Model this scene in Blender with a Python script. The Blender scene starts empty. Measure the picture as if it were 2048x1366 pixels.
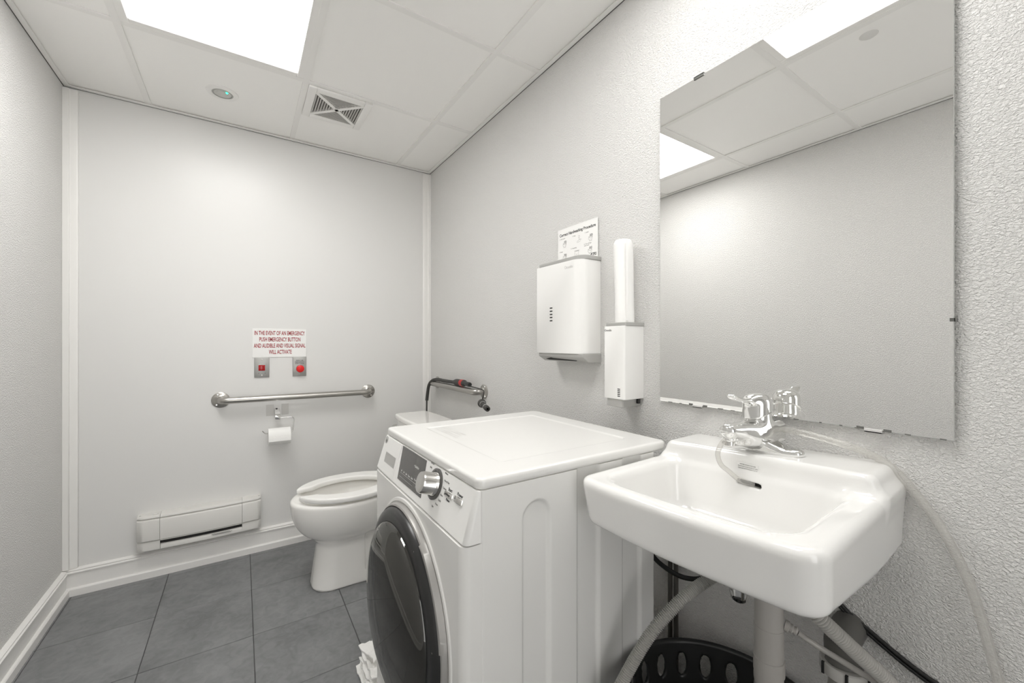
import bpy, bmesh, math, random
import numpy as np
from mathutils import Vector, Matrix
random.seed(7)
scene = bpy.context.scene
C = scene.collection

# ------------------------------------------------------------------ camera
H = 1.12                      # eye height
XW, XL, YB, YF, ZC = 1.058, -0.656, 2.6, -1.35, 2.257
cam_d = bpy.data.cameras.new('camera')
cam_d.sensor_width = 36.0
cam_d.lens = 818.0 / 2048.0 * 36.0
cam_d.shift_y = 3.0 / 2048.0
cam_d.clip_start = 0.02
cam = bpy.data.objects.new('camera', cam_d)
C.objects.link(cam)
cam.location = (0, 0, H)
cam.rotation_euler = (math.pi / 2, 0, -math.atan(541.0 / 818.0))
scene.camera = cam
# ------------------------------------------------------------------ world / exposure
w = bpy.data.worlds.new('world'); scene.world = w; w.use_nodes = True
w.node_tree.nodes['Background'].inputs[0].default_value = (1.0, 0.995, 0.98, 1)
w.node_tree.nodes['Background'].inputs[1].default_value = 1.5  # even white glow entering by the open doorway, added as fill light
scene.view_settings.view_transform = 'Standard'
scene.view_settings.look = 'None'
scene.view_settings.gamma = 1.0
scene.view_settings.use_curve_mapping = False
scene.view_settings.exposure = 1.12
scene.cycles.max_bounces = 24; scene.cycles.diffuse_bounces = 16; scene.cycles.glossy_bounces = 8; scene.cycles.transparent_max_bounces = 24
PANEL_LIGHT = 7.0             # brightness of the troffer diffusers

# ------------------------------------------------------------------ materials
def nt(m): return m.node_tree.nodes, m.node_tree.links
def mat(name, col, rough=0.5, metal=0.0, spec=0.5, coat=0.0):
    m = bpy.data.materials.new(name); m.use_nodes = True
    b = m.node_tree.nodes['Principled BSDF']
    b.inputs['Base Color'].default_value = (*col, 1) if len(col) == 3 else col
    b.inputs['Roughness'].default_value = rough
    b.inputs['Metallic'].default_value = metal
    b.inputs['Specular IOR Level'].default_value = spec
    b.inputs['Coat Weight'].default_value = coat
    b.inputs['Coat Roughness'].default_value = 0.05
    return m
def add_bump(m, scale=50, strength=0.3, dist=0.001, detail=2, stretch=(1, 1, 1), rough=0.5):
    n, l = nt(m)
    tc = n.new('ShaderNodeTexCoord'); mp = n.new('ShaderNodeMapping'); mp.inputs['Scale'].default_value = stretch
    no = n.new('ShaderNodeTexNoise'); no.inputs['Scale'].default_value = scale; no.inputs['Detail'].default_value = detail
    no.inputs['Roughness'].default_value = rough
    bu = n.new('ShaderNodeBump'); bu.inputs['Strength'].default_value = strength; bu.inputs['Distance'].default_value = dist
    l.new(tc.outputs['Object'], mp.inputs[0]); l.new(mp.outputs[0], no.inputs['Vector'])
    l.new(no.outputs[0], bu.inputs['Height']); l.new(bu.outputs[0], n['Principled BSDF'].inputs['Normal'])
    return m
def mottle(m, c1, c2, scale=4, detail=6, rough=0.6, lo=0.35, hi=0.65):
    n, l = nt(m)
    tc = n.new('ShaderNodeTexCoord')
    no = n.new('ShaderNodeTexNoise'); no.inputs['Scale'].default_value = scale; no.inputs['Detail'].default_value = detail
    no.inputs['Roughness'].default_value = rough
    cr = n.new('ShaderNodeValToRGB')
    cr.color_ramp.elements[0].position = lo; cr.color_ramp.elements[0].color = (*c1, 1)
    cr.color_ramp.elements[1].position = hi; cr.color_ramp.elements[1].color = (*c2, 1)
    l.new(tc.outputs['Object'], no.inputs['Vector']); l.new(no.outputs[0], cr.inputs[0])
    l.new(cr.outputs[0], n['Principled BSDF'].inputs['Base Color'])
    return m

def stucco(name, col):
    m = mat(name, col, 0.75, spec=0.25)
    n, l = nt(m)
    tc = n.new('ShaderNodeTexCoord')
    mp = n.new('ShaderNodeMapping'); mp.inputs['Scale'].default_value = (1, 0.85, 1.15)
    n1 = n.new('ShaderNodeTexNoise'); n1.inputs['Scale'].default_value = 235; n1.inputs['Detail'].default_value = 2.5
    n1.inputs['Roughness'].default_value = 0.55; n1.inputs['Distortion'].default_value = 0.6
    cr = n.new('ShaderNodeValToRGB'); cr.color_ramp.elements[0].position = 0.36; cr.color_ramp.elements[1].position = 0.68
    bu = n.new('ShaderNodeBump'); bu.inputs['Strength'].default_value = 0.95; bu.inputs['Distance'].default_value = 0.0023
    l.new(tc.outputs['Object'], mp.inputs[0]); l.new(mp.outputs[0], n1.inputs['Vector'])
    l.new(n1.outputs[0], cr.inputs[0]); l.new(cr.outputs[0], bu.inputs['Height'])
    l.new(bu.outputs[0], n['Principled BSDF'].inputs['Normal'])
    return m

M = {}
M['wall_grey'] = stucco('textured_grey_wall_paint', (0.79, 0.782, 0.765))
M['wall_white'] = add_bump(mat('smooth_white_wall_panel', (0.735, 0.73, 0.717), 0.34, spec=0.4), 3, 0.04, 0.004)
M['trim'] = mat('white_painted_trim', (0.82, 0.81, 0.79), 0.35)
M['tile_ceiling'] = add_bump(mat('vinyl_faced_ceiling_tile', (0.92, 0.91, 0.89), 0.30, spec=0.5), 260, 0.25, 0.0006, 3)
M['grid'] = mat('ceiling_grid_metal', (0.86, 0.85, 0.83), 0.42)
M['plenum'] = mat('ceiling_slab', (0.25, 0.25, 0.25), 0.9)
M['grout'] = mat('dark_grout', (0.045, 0.045, 0.047), 0.9)
M['grout2'] = mat('grout', (0.085, 0.085, 0.086), 0.9)
M['china'] = mat('glazed_white_china', (0.83, 0.825, 0.81), 0.10, coat=0.5)
M['china_toilet'] = mat('toilet_china', (0.86, 0.85, 0.825), 0.12, coat=0.3)
M['seat'] = mat('toilet_seat_plastic', (0.84, 0.835, 0.815), 0.2)
M['enamel'] = mat('washer_white_enamel', (0.78, 0.775, 0.757), 0.25, coat=0.2)
M['plastic_w'] = mat('white_plastic', (0.84, 0.835, 0.82), 0.32)
M['plastic_heater'] = mat('heater_white', (0.68, 0.67, 0.645), 0.4)
M['plastic_g'] = mat('light_grey_plastic', (0.42, 0.415, 0.40), 0.38)
M['dark'] = mat('black_plastic', (0.018, 0.018, 0.018), 0.3)
M['void'] = mat('dark_interior', (0.02, 0.019, 0.018), 0.8)
M['display'] = mat('smoked_display', (0.075, 0.072, 0.068), 0.12, coat=0.4)
M['chrome'] = mat('chrome', (0.80, 0.80, 0.79), 0.07, 1.0)
M['knobm'] = mat('satin_chrome_knob', (0.72, 0.71, 0.69), 0.16, 1.0)
M['steel'] = mat('brushed_stainless', (0.46, 0.445, 0.42), 0.30, 1.0)
M['plate'] = mat('stainless_wall_plate', (0.42, 0.415, 0.40), 0.42, 0.85)
M['silver'] = mat('silver_door_trim', (0.36, 0.35, 0.335), 0.35, 0.3)
M['red'] = mat('red_plastic', (0.75, 0.012, 0.012), 0.3)
M['redlens'] = mat('dark_red_lens', (0.38, 0.006, 0.008), 0.15)
M['ink_red'] = mat('red_print', (0.33, 0.012, 0.02), 0.6)
M['ink'] = mat('black_print', (0.04, 0.04, 0.04), 0.6)
M['ink_grey'] = mat('grey_print', (0.24, 0.235, 0.225), 0.6)
M['ink_light'] = mat('pale_grey_print', (0.62, 0.61, 0.60), 0.6)
M['ink_white'] = mat('white_print', (0.7, 0.7, 0.68), 0.6)
M['paper'] = add_bump(mat('tissue_paper', (0.88, 0.875, 0.86), 0.9, spec=0.1), 120, 0.5, 0.0015)
M['card'] = mat('sign_card', (0.86, 0.855, 0.84), 0.5)
M['pvc'] = mat('grey_white_pvc', (0.36, 0.345, 0.325), 0.35)
M['rubber'] = mat('grey_rubber_coupling', (0.12, 0.117, 0.11), 0.5)
M['hose_grey'] = mat('grey_corrugated_hose', (0.42, 0.41, 0.39), 0.4)
M['blackrubber'] = mat('black_rubber', (0.012, 0.012, 0.012), 0.45)
M['foam'] = mat('charcoal_foam', (0.05, 0.048, 0.044), 0.7)
M['copper'] = mat('dull_pipe_metal', (0.20, 0.19, 0.175), 0.4, 0.8)
M['clip'] = mat('grey_clip', (0.13, 0.13, 0.12), 0.35)
M['vent_dark'] = mat('vent_shadow_filter', (0.24, 0.235, 0.225), 0.9)
M['slat'] = mat('dusty_vent_slats', (0.50, 0.49, 0.47), 0.6)
M['tape'] = mat('clear_tape', (0.60, 0.59, 0.57), 0.3)
M['door'] = mat('door_paint', (0.6, 0.59, 0.57), 0.45)

def slate():
    m = mat('slate_look_tile', (0.08, 0.082, 0.086), 0.42, spec=0.45)
    n, l = nt(m)
    tc = n.new('ShaderNodeTexCoord')
    na = n.new('ShaderNodeTexNoise'); na.inputs['Scale'].default_value = 5; na.inputs['Detail'].default_value = 7; na.inputs['Roughness'].default_value = 0.62
    nb = n.new('ShaderNodeTexNoise'); nb.inputs['Scale'].default_value = 26; nb.inputs['Detail'].default_value = 6; nb.inputs['Distortion'].default_value = 1.2
    mx = n.new('ShaderNodeMix'); mx.data_type = 'FLOAT'; mx.inputs[0].default_value = 0.4
    cr = n.new('ShaderNodeValToRGB')
    e = cr.color_ramp.elements
    e[0].position = 0.30; e[0].color = (0.130, 0.133, 0.137, 1)
    e[1].position = 0.66; e[1].color = (0.245, 0.248, 0.254, 1)
    bu = n.new('ShaderNodeBump'); bu.inputs['Strength'].default_value = 0.35; bu.inputs['Distance'].default_value = 0.0015
    l.new(tc.outputs['Object'], na.inputs['Vector']); l.new(tc.outputs['Object'], nb.inputs['Vector'])
    l.new(na.outputs[0], mx.inputs[2]); l.new(nb.outputs[0], mx.inputs[3])
    l.new(mx.outputs[0], cr.inputs[0]); l.new(cr.outputs[0], n['Principled BSDF'].inputs['Base Color'])
    l.new(mx.outputs[0], bu.inputs['Height']); l.new(bu.outputs[0], n['Principled BSDF'].inputs['Normal'])
    return m
M['slate'] = slate()

def glowing(name, col, s):
    m = bpy.data.materials.new(name); m.use_nodes = True
    n, l = nt(m); n.remove(n['Principled BSDF'])
    e = n.new('ShaderNodeEmission'); e.inputs[0].default_value = (*col, 1); e.inputs[1].default_value = s
    l.new(e.outputs[0], n['Material Output'].inputs[0]); return m
M['diffuser'] = glowing('lit_diffuser', (1.0, 0.99, 0.97), PANEL_LIGHT)
M['diffuser_b'] = glowing('lit_diffuser_dimmed', (1.0, 0.99, 0.97), PANEL_LIGHT * 0.82)  # sink-side panel set dimmer so the wall above the mirror isn't overlit
M['green_led'] = glowing('green_led', (0.05, 1.0, 0.45), 1.6)

def mirror_mat():
    m = mat('mirror_silvering', (0.94, 0.94, 0.93), 0.0, 1.0); return m
M['mirror'] = mirror_mat()
M['mirror_edge'] = mat('mirror_glass_edge', (0.55, 0.56, 0.54), 0.15)

def thin_clear(name, tint, gloss, rough=0.05, fac=0.25):
    # thin transparent skin: tinted see-through with a fresnel sheen (the same for every ray)
    m = bpy.data.materials.new(name); m.use_nodes = True
    n, l = nt(m); n.remove(n['Principled BSDF'])
    t = n.new('ShaderNodeBsdfTransparent'); t.inputs[0].default_value = (*tint, 1)
    g = n.new('ShaderNodeBsdfGlossy'); g.inputs[0].default_value = (*gloss, 1); g.inputs['Roughness'].default_value = rough
    lw = n.new('ShaderNodeFresnel'); lw.inputs[0].default_value = 1.5
    mu = n.new('ShaderNodeMath'); mu.operation = 'MULTIPLY_ADD'; mu.inputs[1].default_value = 1.0; mu.inputs[2].default_value = fac
    mx = n.new('ShaderNodeMixShader')
    l.new(lw.outputs[0], mu.inputs[0]); l.new(mu.outputs[0], mx.inputs[0])
    l.new(t.outputs[0], mx.inputs[1]); l.new(g.outputs[0], mx.inputs[2]); l.new(mx.outputs[0], n['Material Output'].inputs[0])
    return m
M['smoke_glass'] = thin_clear('smoked_door_glass', (0.40, 0.385, 0.36), (0.9, 0.9, 0.88), 0.03, 0.05)
def vinyl():
    m = thin_clear('clear_vinyl', (0.93, 0.925, 0.91), (0.9, 0.9, 0.89), 0.15, 0.02)
    n, l = nt(m)
    out = n['Material Output']; src = out.inputs[0].links[0].from_socket
    d = n.new('ShaderNodeBsdfDiffuse'); d.inputs[0].default_value = (.75, .74, .72, 1)
    mx = n.new('ShaderNodeMixShader'); mx.inputs[0].default_value = 0.24
    l.new(src, mx.inputs[1]); l.new(d.outputs[0], mx.inputs[2]); l.new(mx.outputs[0], out.inputs[0])
    for q in n:
        if q.type == 'MATH': q.inputs[1].default_value = 0.35
    return m
M['clear_hose'] = vinyl()
M['clear_clip'] = thin_clear('clear_clip_plastic', (0.9, 0.9, 0.9), (1, 1, 1), 0.1, 0.35)

# ------------------------------------------------------------------ object helpers
def setp(o, label=None, cat=None, group=None, kind=None):
    if label: o['label'] = label
    if cat: o['category'] = cat
    if group: o['group'] = group
    if kind: o['kind'] = kind
    return o
def thing(name, loc, label=None, cat=None, group=None, kind=None):
    o = bpy.data.objects.new(name, None); C.objects.link(o); o.location = loc
    o.empty_display_size = 0.05
    return setp(o, label, cat, group, kind)
def root_of(o):
    v = Vector((0, 0, 0))
    while o is not None: v += o.location; o = o.parent
    return v
def link(name, me, m, parent=None, smooth=None, origin=None):
    """me is in world coordinates; its origin moves to the middle of its base"""
    if len(me.vertices) == 0: raise Exception('empty mesh ' + name)
    co = np.empty(len(me.vertices) * 3, np.float32); me.vertices.foreach_get('co', co); co = co.reshape(-1, 3)
    if origin is None:
        lo = co.min(0); hi = co.max(0); origin = Vector(((lo[0] + hi[0]) / 2, (lo[1] + hi[1]) / 2, lo[2]))
    origin = Vector([float(q) for q in origin])
    me.transform(Matrix.Translation(-origin))
    if m is not None:
        me.materials.clear()
        for mm in (m if isinstance(m, (list, tuple)) else [m]): me.materials.append(mm)
    if smooth is True: me.shade_smooth()
    o = bpy.data.objects.new(name, me); C.objects.link(o)
    if parent is not None:
        o.parent = parent; o.location = origin - root_of(parent)
    else: o.location = origin
    return o
def bm_mesh(bm, angle=35):
    me = bpy.data.meshes.new('m'); bm.normal_update(); bm.to_mesh(me); bm.free()
    if angle:
        me.shade_smooth()
        try: me.set_sharp_from_angle(angle=math.radians(angle))
        except Exception: pass
    return me
def box_bm(bm, lo, hi, bevel=0.0, seg=2):
    t = bmesh.new(); bmesh.ops.create_cube(t, size=1)
    for v in t.verts:
        for i in range(3): v.co[i] = lo[i] + (v.co[i] + .5) * (hi[i] - lo[i])
    if bevel: bmesh.ops.bevel(t, geom=t.edges[:], offset=bevel, segments=seg, affect='EDGES', profile=0.5)
    me = bpy.data.meshes.new('t'); t.to_mesh(me); t.free(); bm.from_mesh(me); bpy.data.meshes.remove(me)
def box(lo, hi, bevel=0.0, seg=2):
    bm = bmesh.new(); box_bm(bm, lo, hi, bevel, seg); return bm_mesh(bm)
def boxes(lst, bevel=0.0, seg=1):
    bm = bmesh.new()
    for lo, hi in lst: box_bm(bm, lo, hi, bevel, seg)
    return bm_mesh(bm)
def prism(poly, axis, a, b, bevel=0.0, seg=2):
    """poly of 2D points swept along axis ('x','y','z') from a to b; 2D coords are the other two axes in order"""
    bm = bmesh.new()
    def P(p, t):
        return {'x': (t, p[0], p[1]), 'y': (p[0], t, p[1]), 'z': (p[0], p[1], t)}[axis]
    v0 = [bm.verts.new(P(p, a)) for p in poly]; v1 = [bm.verts.new(P(p, b)) for p in poly]
    n = len(poly)
    bm.faces.new(v0[::-1]); bm.faces.new(v1)
    for i in range(n): bm.faces.new((v0[i], v0[(i + 1) % n], v1[(i + 1) % n], v1[i]))
    bmesh.ops.recalc_face_normals(bm, faces=bm.faces[:])
    if bevel: bmesh.ops.bevel(bm, geom=bm.edges[:], offset=bevel, segments=seg, affect='EDGES', profile=0.5)
    return bm_mesh(bm)
def catmull(pts, n=12):
    P = [Vector(p) for p in pts]; P = [2 * P[0] - P[1]] + P + [2 * P[-1] - P[-2]]; out = []
    for i in range(1, len(P) - 2):
        for k in range(n):
            t = k / n; a, b, c, d = P[i - 1], P[i], P[i + 1], P[i + 2]
            out.append(0.5 * ((2 * b) + (c - a) * t + (2 * a - 5 * b + 4 * c - d) * t * t + (3 * b - a - 3 * c + d) * t ** 3))
    out.append(P[-2]); return out
def resample(pts, step):
    out = [pts[0].copy()]; acc = 0.0
    for a, b in zip(pts[:-1], pts[1:]):
        L = (b - a).length
        if L < 1e-9: continue
        t = step - acc
        while t <= L: out.append(a + (b - a) * (t / L)); t += step
        acc = (acc + L) % step if L >= 0 else acc
        acc = L - (t - step)
    return out
def tube(pts, r, sides=14, cap=True, bm=None):
    own = bm is None
    if own: bm = bmesh.new()
    pts = [Vector(p) for p in pts]; n = len(pts)
    rr = r if callable(r) else (lambda i: r)
    t0 = (pts[1] - pts[0]).normalized(); up = Vector((0, 0, 1)) if abs(t0.z) < .9 else Vector((1, 0, 0))
    u = t0.cross(up).normalized(); rings = []; pt = t0
    for i in range(n):
        t = (pts[min(i + 1, n - 1)] - pts[max(i - 1, 0)])
        t = t.normalized() if t.length > 1e-9 else pt
        q = pt.rotation_difference(t); u = (q @ u); u = (u - t * u.dot(t)).normalized(); v = t.cross(u); pt = t
        R = rr(i); rings.append([bm.verts.new(pts[i] + (u * math.cos(a) + v * math.sin(a)) * R) for a in [2 * math.pi * k / sides for k in range(sides)]])
    for a, b in zip(rings[:-1], rings[1:]):
        for k in range(sides): bm.faces.new((a[k], a[(k + 1) % sides], b[(k + 1) % sides], b[k]))
    if cap: bm.faces.new(rings[0][::-1]); bm.faces.new(rings[-1])
    if own: return bm_mesh(bm, 50)
def lathe(prof, centre, axis, seg=48, bm=None, cap=True, angle=35):
    """prof: (radius, height along axis)"""
    own = bm is None
    if own: bm = bmesh.new()
    ax = Vector(axis).normalized(); up = Vector((0, 0, 1)) if abs(ax.z) < .9 else Vector((1, 0, 0))
    u = ax.cross(up).normalized(); v = ax.cross(u); c = Vector(centre); rings = []
    for r, h in prof:
        if r < 1e-6: rings.append([bm.verts.new(c + ax * h)])
        else: rings.append([bm.verts.new(c + ax * h + (u * math.cos(a) + v * math.sin(a)) * r) for a in [2 * math.pi * k / seg for k in range(seg)]])
    for a, b in zip(rings[:-1], rings[1:]):
        if len(a) == 1 and len(b) == 1: continue
        for k in range(seg):
            k2 = (k + 1) % seg
            if len(a) == 1: bm.faces.new((a[0], b[k2], b[k]))
            elif len(b) == 1: bm.faces.new((a[k], a[k2], b[0]))
            else: bm.faces.new((a[k], a[k2], b[k2], b[k]))
    if cap:
        if len(rings[0]) > 1: bm.faces.new(rings[0][::-1])
        if len(rings[-1]) > 1: bm.faces.new(rings[-1])
    bmesh.ops.recalc_face_normals(bm, faces=bm.faces[:])
    if own: return bm_mesh(bm, angle)
def text_mesh(lines, size, at, xd, yd, sx=1.0, align='CENTER', depth=0.0002, spacing=1.0, bold=0.0):
    cu = bpy.data.curves.new('t', 'FONT'); cu.body = lines; cu.size = size; cu.align_x = align; cu.align_y = 'CENTER'
    cu.space_line = spacing; cu.extrude = depth; cu.offset = bold; cu.resolution_u = 3
    o = bpy.data.objects.new('t', cu); C.objects.link(o)
    bpy.context.view_layer.update()
    me = bpy.data.meshes.new_from_object(o.evaluated_get(bpy.context.evaluated_depsgraph_get()))
    bpy.data.objects.remove(o); bpy.data.curves.remove(cu)
    xd = Vector(xd).normalized(); yd = Vector(yd).normalized(); z = xd.cross(yd)
    R = Matrix(((xd.x * sx, yd.x, z.x, at[0]), (xd.y * sx, yd.y, z.y, at[1]), (xd.z * sx, yd.z, z.z, at[2]), (0, 0, 0, 1)))
    me.transform(R); return me
def ribbons(strokes, wd, at, xd, yd, depth=0.0003, bm=None):
    """2D polylines turned into thin raised print on the plane at/xd/yd"""
    own = bm is None
    if own: bm = bmesh.new()
    xd = Vector(xd).normalized(); yd = Vector(yd).normalized(); z = xd.cross(yd); at = Vector(at)
    for s in strokes:
        for a, b in zip(s[:-1], s[1:]):
            a = Vector(a); b = Vector(b); d = (b - a)
            if d.length < 1e-7: continue
            d.normalize(); nn = Vector((-d.y, d.x)) * wd / 2
            q = [a + nn, a - nn, b - nn, b + nn]
            bm.faces.new([bm.verts.new(at + xd * p.x + yd * p.y + z * depth) for p in q])
    if own: return bm_mesh(bm, None)

# ------------------------------------------------------------------ signed distance solids (surface nets)
def smin(a, b, k):
    h = np.clip(.5 + .5 * (b - a) / k, 0, 1); return b * (1 - h) + a * h - k * h * (1 - h)
def smax(a, b, k): return -smin(-a, -b, k)
def rrect(qx, qy, r):
    return np.hypot(np.maximum(qx + r, 0), np.maximum(qy + r, 0)) + np.minimum(np.maximum(qx + r, qy + r), 0) - r
def capsule(x, y, z, a, b, ra, rb=None):
    a = np.array(a, float); b = np.array(b, float); rb = ra if rb is None else rb
    ab = b - a; L = ab @ ab
    t = np.clip(((x - a[0]) * ab[0] + (y - a[1]) * ab[1] + (z - a[2]) * ab[2]) / L, 0, 1)
    return np.sqrt((x - a[0] - t * ab[0]) ** 2 + (y - a[1] - t * ab[1]) ** 2 + (z - a[2] - t * ab[2]) ** 2) - (ra + (rb - ra) * t)
def sdf_mesh(fn, lo, hi, h):
    ax = [np.arange(lo[i], hi[i] + h, h) for i in range(3)]
    X, Y, Z = np.meshgrid(*ax, indexing='ij'); V = fn(X, Y, Z).astype(np.float64); S = V < 0
    n = np.array(V.shape) - 1
    cor = [(i, j, k) for i in (0, 1) for j in (0, 1) for k in (0, 1)]
    sl = lambda A, c: A[c[0]:c[0] + n[0], c[1]:c[1] + n[1], c[2]:c[2] + n[2]]
    cnt = sum(sl(S, c).astype(np.int8) for c in cor); act = (cnt > 0) & (cnt < 8)
    idx = np.argwhere(act); acc = np.zeros((len(idx), 3)); num = np.zeros(len(idx))
    vid = -np.ones(act.shape, np.int64); vid[act] = np.arange(len(idx))
    for a in cor:
        for d in range(3):
            if a[d]: continue
            b = list(a); b[d] = 1
            va = V[idx[:, 0] + a[0], idx[:, 1] + a[1], idx[:, 2] + a[2]]; vb = V[idx[:, 0] + b[0], idx[:, 1] + b[1], idx[:, 2] + b[2]]
            m = (va < 0) != (vb < 0); t = np.where(m, va / np.where(m, va - vb, 1), 0)
            p = np.tile(np.array(a, float), (len(idx), 1)); p[:, d] += t
            acc[m] += p[m]; num[m] += 1
    P = np.array(lo) + (idx + acc / num[:, None]) * h
    for _ in range(3):
        e = h * .05; x, y, z = P.T; f = fn(x, y, z)
        g = np.stack([fn(x + e, y, z) - fn(x - e, y, z), fn(x, y + e, z) - fn(x, y - e, z), fn(x, y, z + e) - fn(x, y, z - e)], 1) / (2 * e)
        st = -(f / np.maximum((g * g).sum(1), .05))[:, None] * g
        L = np.linalg.norm(st, axis=1); st *= np.minimum(1, h * .4 / np.maximum(L, 1e-12))[:, None]; P = P + st
    F = []
    for d in range(3):
        o1, o2 = [(1, 2), (2, 0), (0, 1)][d]
        s0 = [slice(None)] * 3; s1 = [slice(None)] * 3; s0[d] = slice(0, -1); s1[d] = slice(1, None)
        A = S[tuple(s0)]; B = S[tuple(s1)]; E = np.argwhere(A != B)
        ok = (E[:, o1] > 0) & (E[:, o2] > 0) & (E[:, o1] < n[o1]) & (E[:, o2] < n[o2]); E = E[ok]
        ins = A[E[:, 0], E[:, 1], E[:, 2]]
        def g(da, db):
            q = E.copy(); q[:, o1] -= da; q[:, o2] -= db; return vid[q[:, 0], q[:, 1], q[:, 2]]
        Q = np.stack([g(1, 1), g(0, 1), g(0, 0), g(1, 0)], 1); Q[~ins] = Q[~ins][:, ::-1]; F.append(Q)
    F = np.concatenate(F); me = bpy.data.meshes.new('sdf'); me.from_pydata(P.tolist(), [], F.tolist()); me.validate()
    me.shade_smooth(); return me

# ================================================================== SETTING
# ---- floor: grout bed and 13 inch slate-look tiles
floor = setp(link('floor', box((XL - .1, YF - .1, -.08), (XW + .1, YB + .1, -.0025)), M['grout2']), 'dark grey slate-look tiled floor', kind='structure')
PX, PY = 0.332, 0.345
xs = [0.038 + PX * k for k in range(-4, 5)]; ys = [2.545 - PY * k for k in range(-1, 13)]
tile_src = None
rt = random.Random(3)
for i in range(len(xs) - 1):
    for j in range(len(ys) - 1):
        x0, x1 = max(xs[i] + .0013, XL), min(xs[i + 1] - .0013, XW); y1, y0 = min(ys[j] - .0013, YB), max(ys[j + 1] + .0013, YF)
        if x1 - x0 < .03 or y1 - y0 < .03: 
            if x1 - x0 < .01 or y1 - y0 < .01: continue
        o = link('floor_tile', box((x0, y0, -.010), (x1, y1, 0.0 + rt.uniform(-.0006, .0003)), 0.0012, 1), M['slate'], floor)
        setp(o)
        # each tile gets its own patch of the slate figure: shift the mesh origin far inside object space
        off = Vector((rt.uniform(-9, 9), rt.uniform(-9, 9), rt.uniform(-9, 9)))
        o.data.transform(Matrix.Translation(off)); o.location -= off

# ---- walls
wall_right = setp(link('wall_right', box((XW, YF - .1, -.02), (XW + .1, YB + .1, 2.42)), M['wall_grey']), 'grey textured right wall behind washer, sink and mirror', kind='structure')
wall_left = setp(link('wall_left', box((XL - .1, YF - .1, -.02), (XL, YB + .1, 2.42)), M['wall_grey']), 'grey textured left wall', kind='structure')
wall_back = setp(link('wall_back', box((XL, YB, -.02), (XW, YB + .1, 2.42)), M['wall_white']), 'smooth white end wall with grab bar and sign', kind='structure')
# unseen wall behind the camera; doorway left open to let added fill light in
wf = bmesh.new()
box_bm(wf, (XL, YF - .1, -.02), (-.42, YF, 2.42)); box_bm(wf, (.46, YF - .1, -.02), (XW, YF, 2.42)); box_bm(wf, (-.42, YF - .1, 2.05), (.46, YF, 2.42))
wall_front = setp(link('wall_front', bm_mesh(wf), M['wall_white']), 'white wall behind the camera with the door', kind='structure')
door = setp(link('door_1', box((-.46, YF - .95, .006), (-.42, YF - .08, 2.045), .003), M['door']), 'plain grey door behind the camera, set open to let fill light in', kind='structure')
link('door_handle', lathe([(.0, .0), (.026, 0), (.026, .012), (.012, .014), (.012, .04), (.028, .045), (.028, .07), (0, .075)], (-.42, YF - .87, 1.0), (1, 0, 0), 24), M['chrome'], door)
dt = bmesh.new()
box_bm(dt, (-.49, YF, 0), (-.42, YF + .015, 2.12), .003, 1); box_bm(dt, (.46, YF, 0), (.53, YF + .015, 2.12), .003, 1); box_bm(dt, (-.42, YF, 2.05), (.46, YF + .015, 2.12), .003, 1)
setp(link('trim_1', bm_mesh(dt), M['trim']), 'white casing round the door behind the camera', kind='structure')

# ---- vertical corner trims on the end wall
setp(link('trim_2', prism([(XL, YB), (XL, YB - .020), (XL + .021, YB - .020), (XL + .0225, YB - .012), (XL + .044, YB - .012), (XL + .048, YB - .009), (XL + .048, YB)], 'z', .118, ZC - .012, .0012, 1), M['trim']), 'white vertical strip in the left corner', kind='structure')
setp(link('trim_3', prism([(XW, YB), (XW, YB - .018), (XW - .018, YB - .018), (XW - .020, YB - .011), (XW - .046, YB - .011), (XW - .052, YB - .007), (XW - .052, YB)], 'z', .118, ZC - .012, .0012, 1), M['trim']), 'white vertical strip in the right corner', kind='structure')

# ---- baseboards: shoe strip, board, bead
def base_profile():
    return [(0, 0), (.024, 0), (.024, .030), (.021, .034), (.014, .036), (.013, .096), (.019, .099), (.019, .103), (.014, .106), (.016, .112), (.010, .117), (0, .118)]
pb = base_profile()
setp(link('baseboard_back', prism([(YB - d, z) for d, z in pb], 'x', XL, XW), M['trim']), 'white baseboard under the wall heater', kind='structure')
setp(link('baseboard_left', prism([(XL + d, z) for d, z in pb], 'y', YF, YB - .024), M['trim']), 'white baseboard along the left wall', kind='structure')
setp(link('baseboard_right', prism([(XW - d * .55, z) for d, z in pb], 'y', YF, YB - .024), M['trim']), 'white baseboard along the right wall behind the washer', kind='structure')

# ---- dropped ceiling: slab, tiles, T-bars, wall angle, light troffers
ceiling = setp(link('ceiling', box((XL - .1, YF - .1, 2.36), (XW + .1, YB + .1, 2.44)), M['plenum']), 'dropped ceiling of white tiles in a metal grid', kind='structure')
GX = [XL, -.370, .235, .832, XW]; GY = [YB, 1.976, 1.372, .795, .185, -.425, -1.035, YF]
BW = .012
LIGHTS = {(1, 1), (2, 3)}
VENT = (2, 0)
for j in range(len(GY) - 1):
    for i in range(len(GX) - 1):
        if (i, j) in LIGHTS: continue
        x0, x1 = GX[i] + .001, GX[i + 1] - .001; y1, y0 = GY[j] - .001, GY[j + 1] + .001
        link('ceiling_tile', box((x0, y0, ZC + .0005 + .004), (x1, y1, ZC + .016), .0015, 1), M['tile_ceiling'], ceiling)
for k, x in enumerate(GX[1:-1]):      # main tees: whole length
    link('grid_bar', boxes([((x - BW, YF, ZC - .0005), (x + BW, YB, ZC + .0042)), ((x - .0015, YF, ZC + .004), (x + .0015, YB, ZC + .035))]), M['grid'], ceiling)
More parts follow.
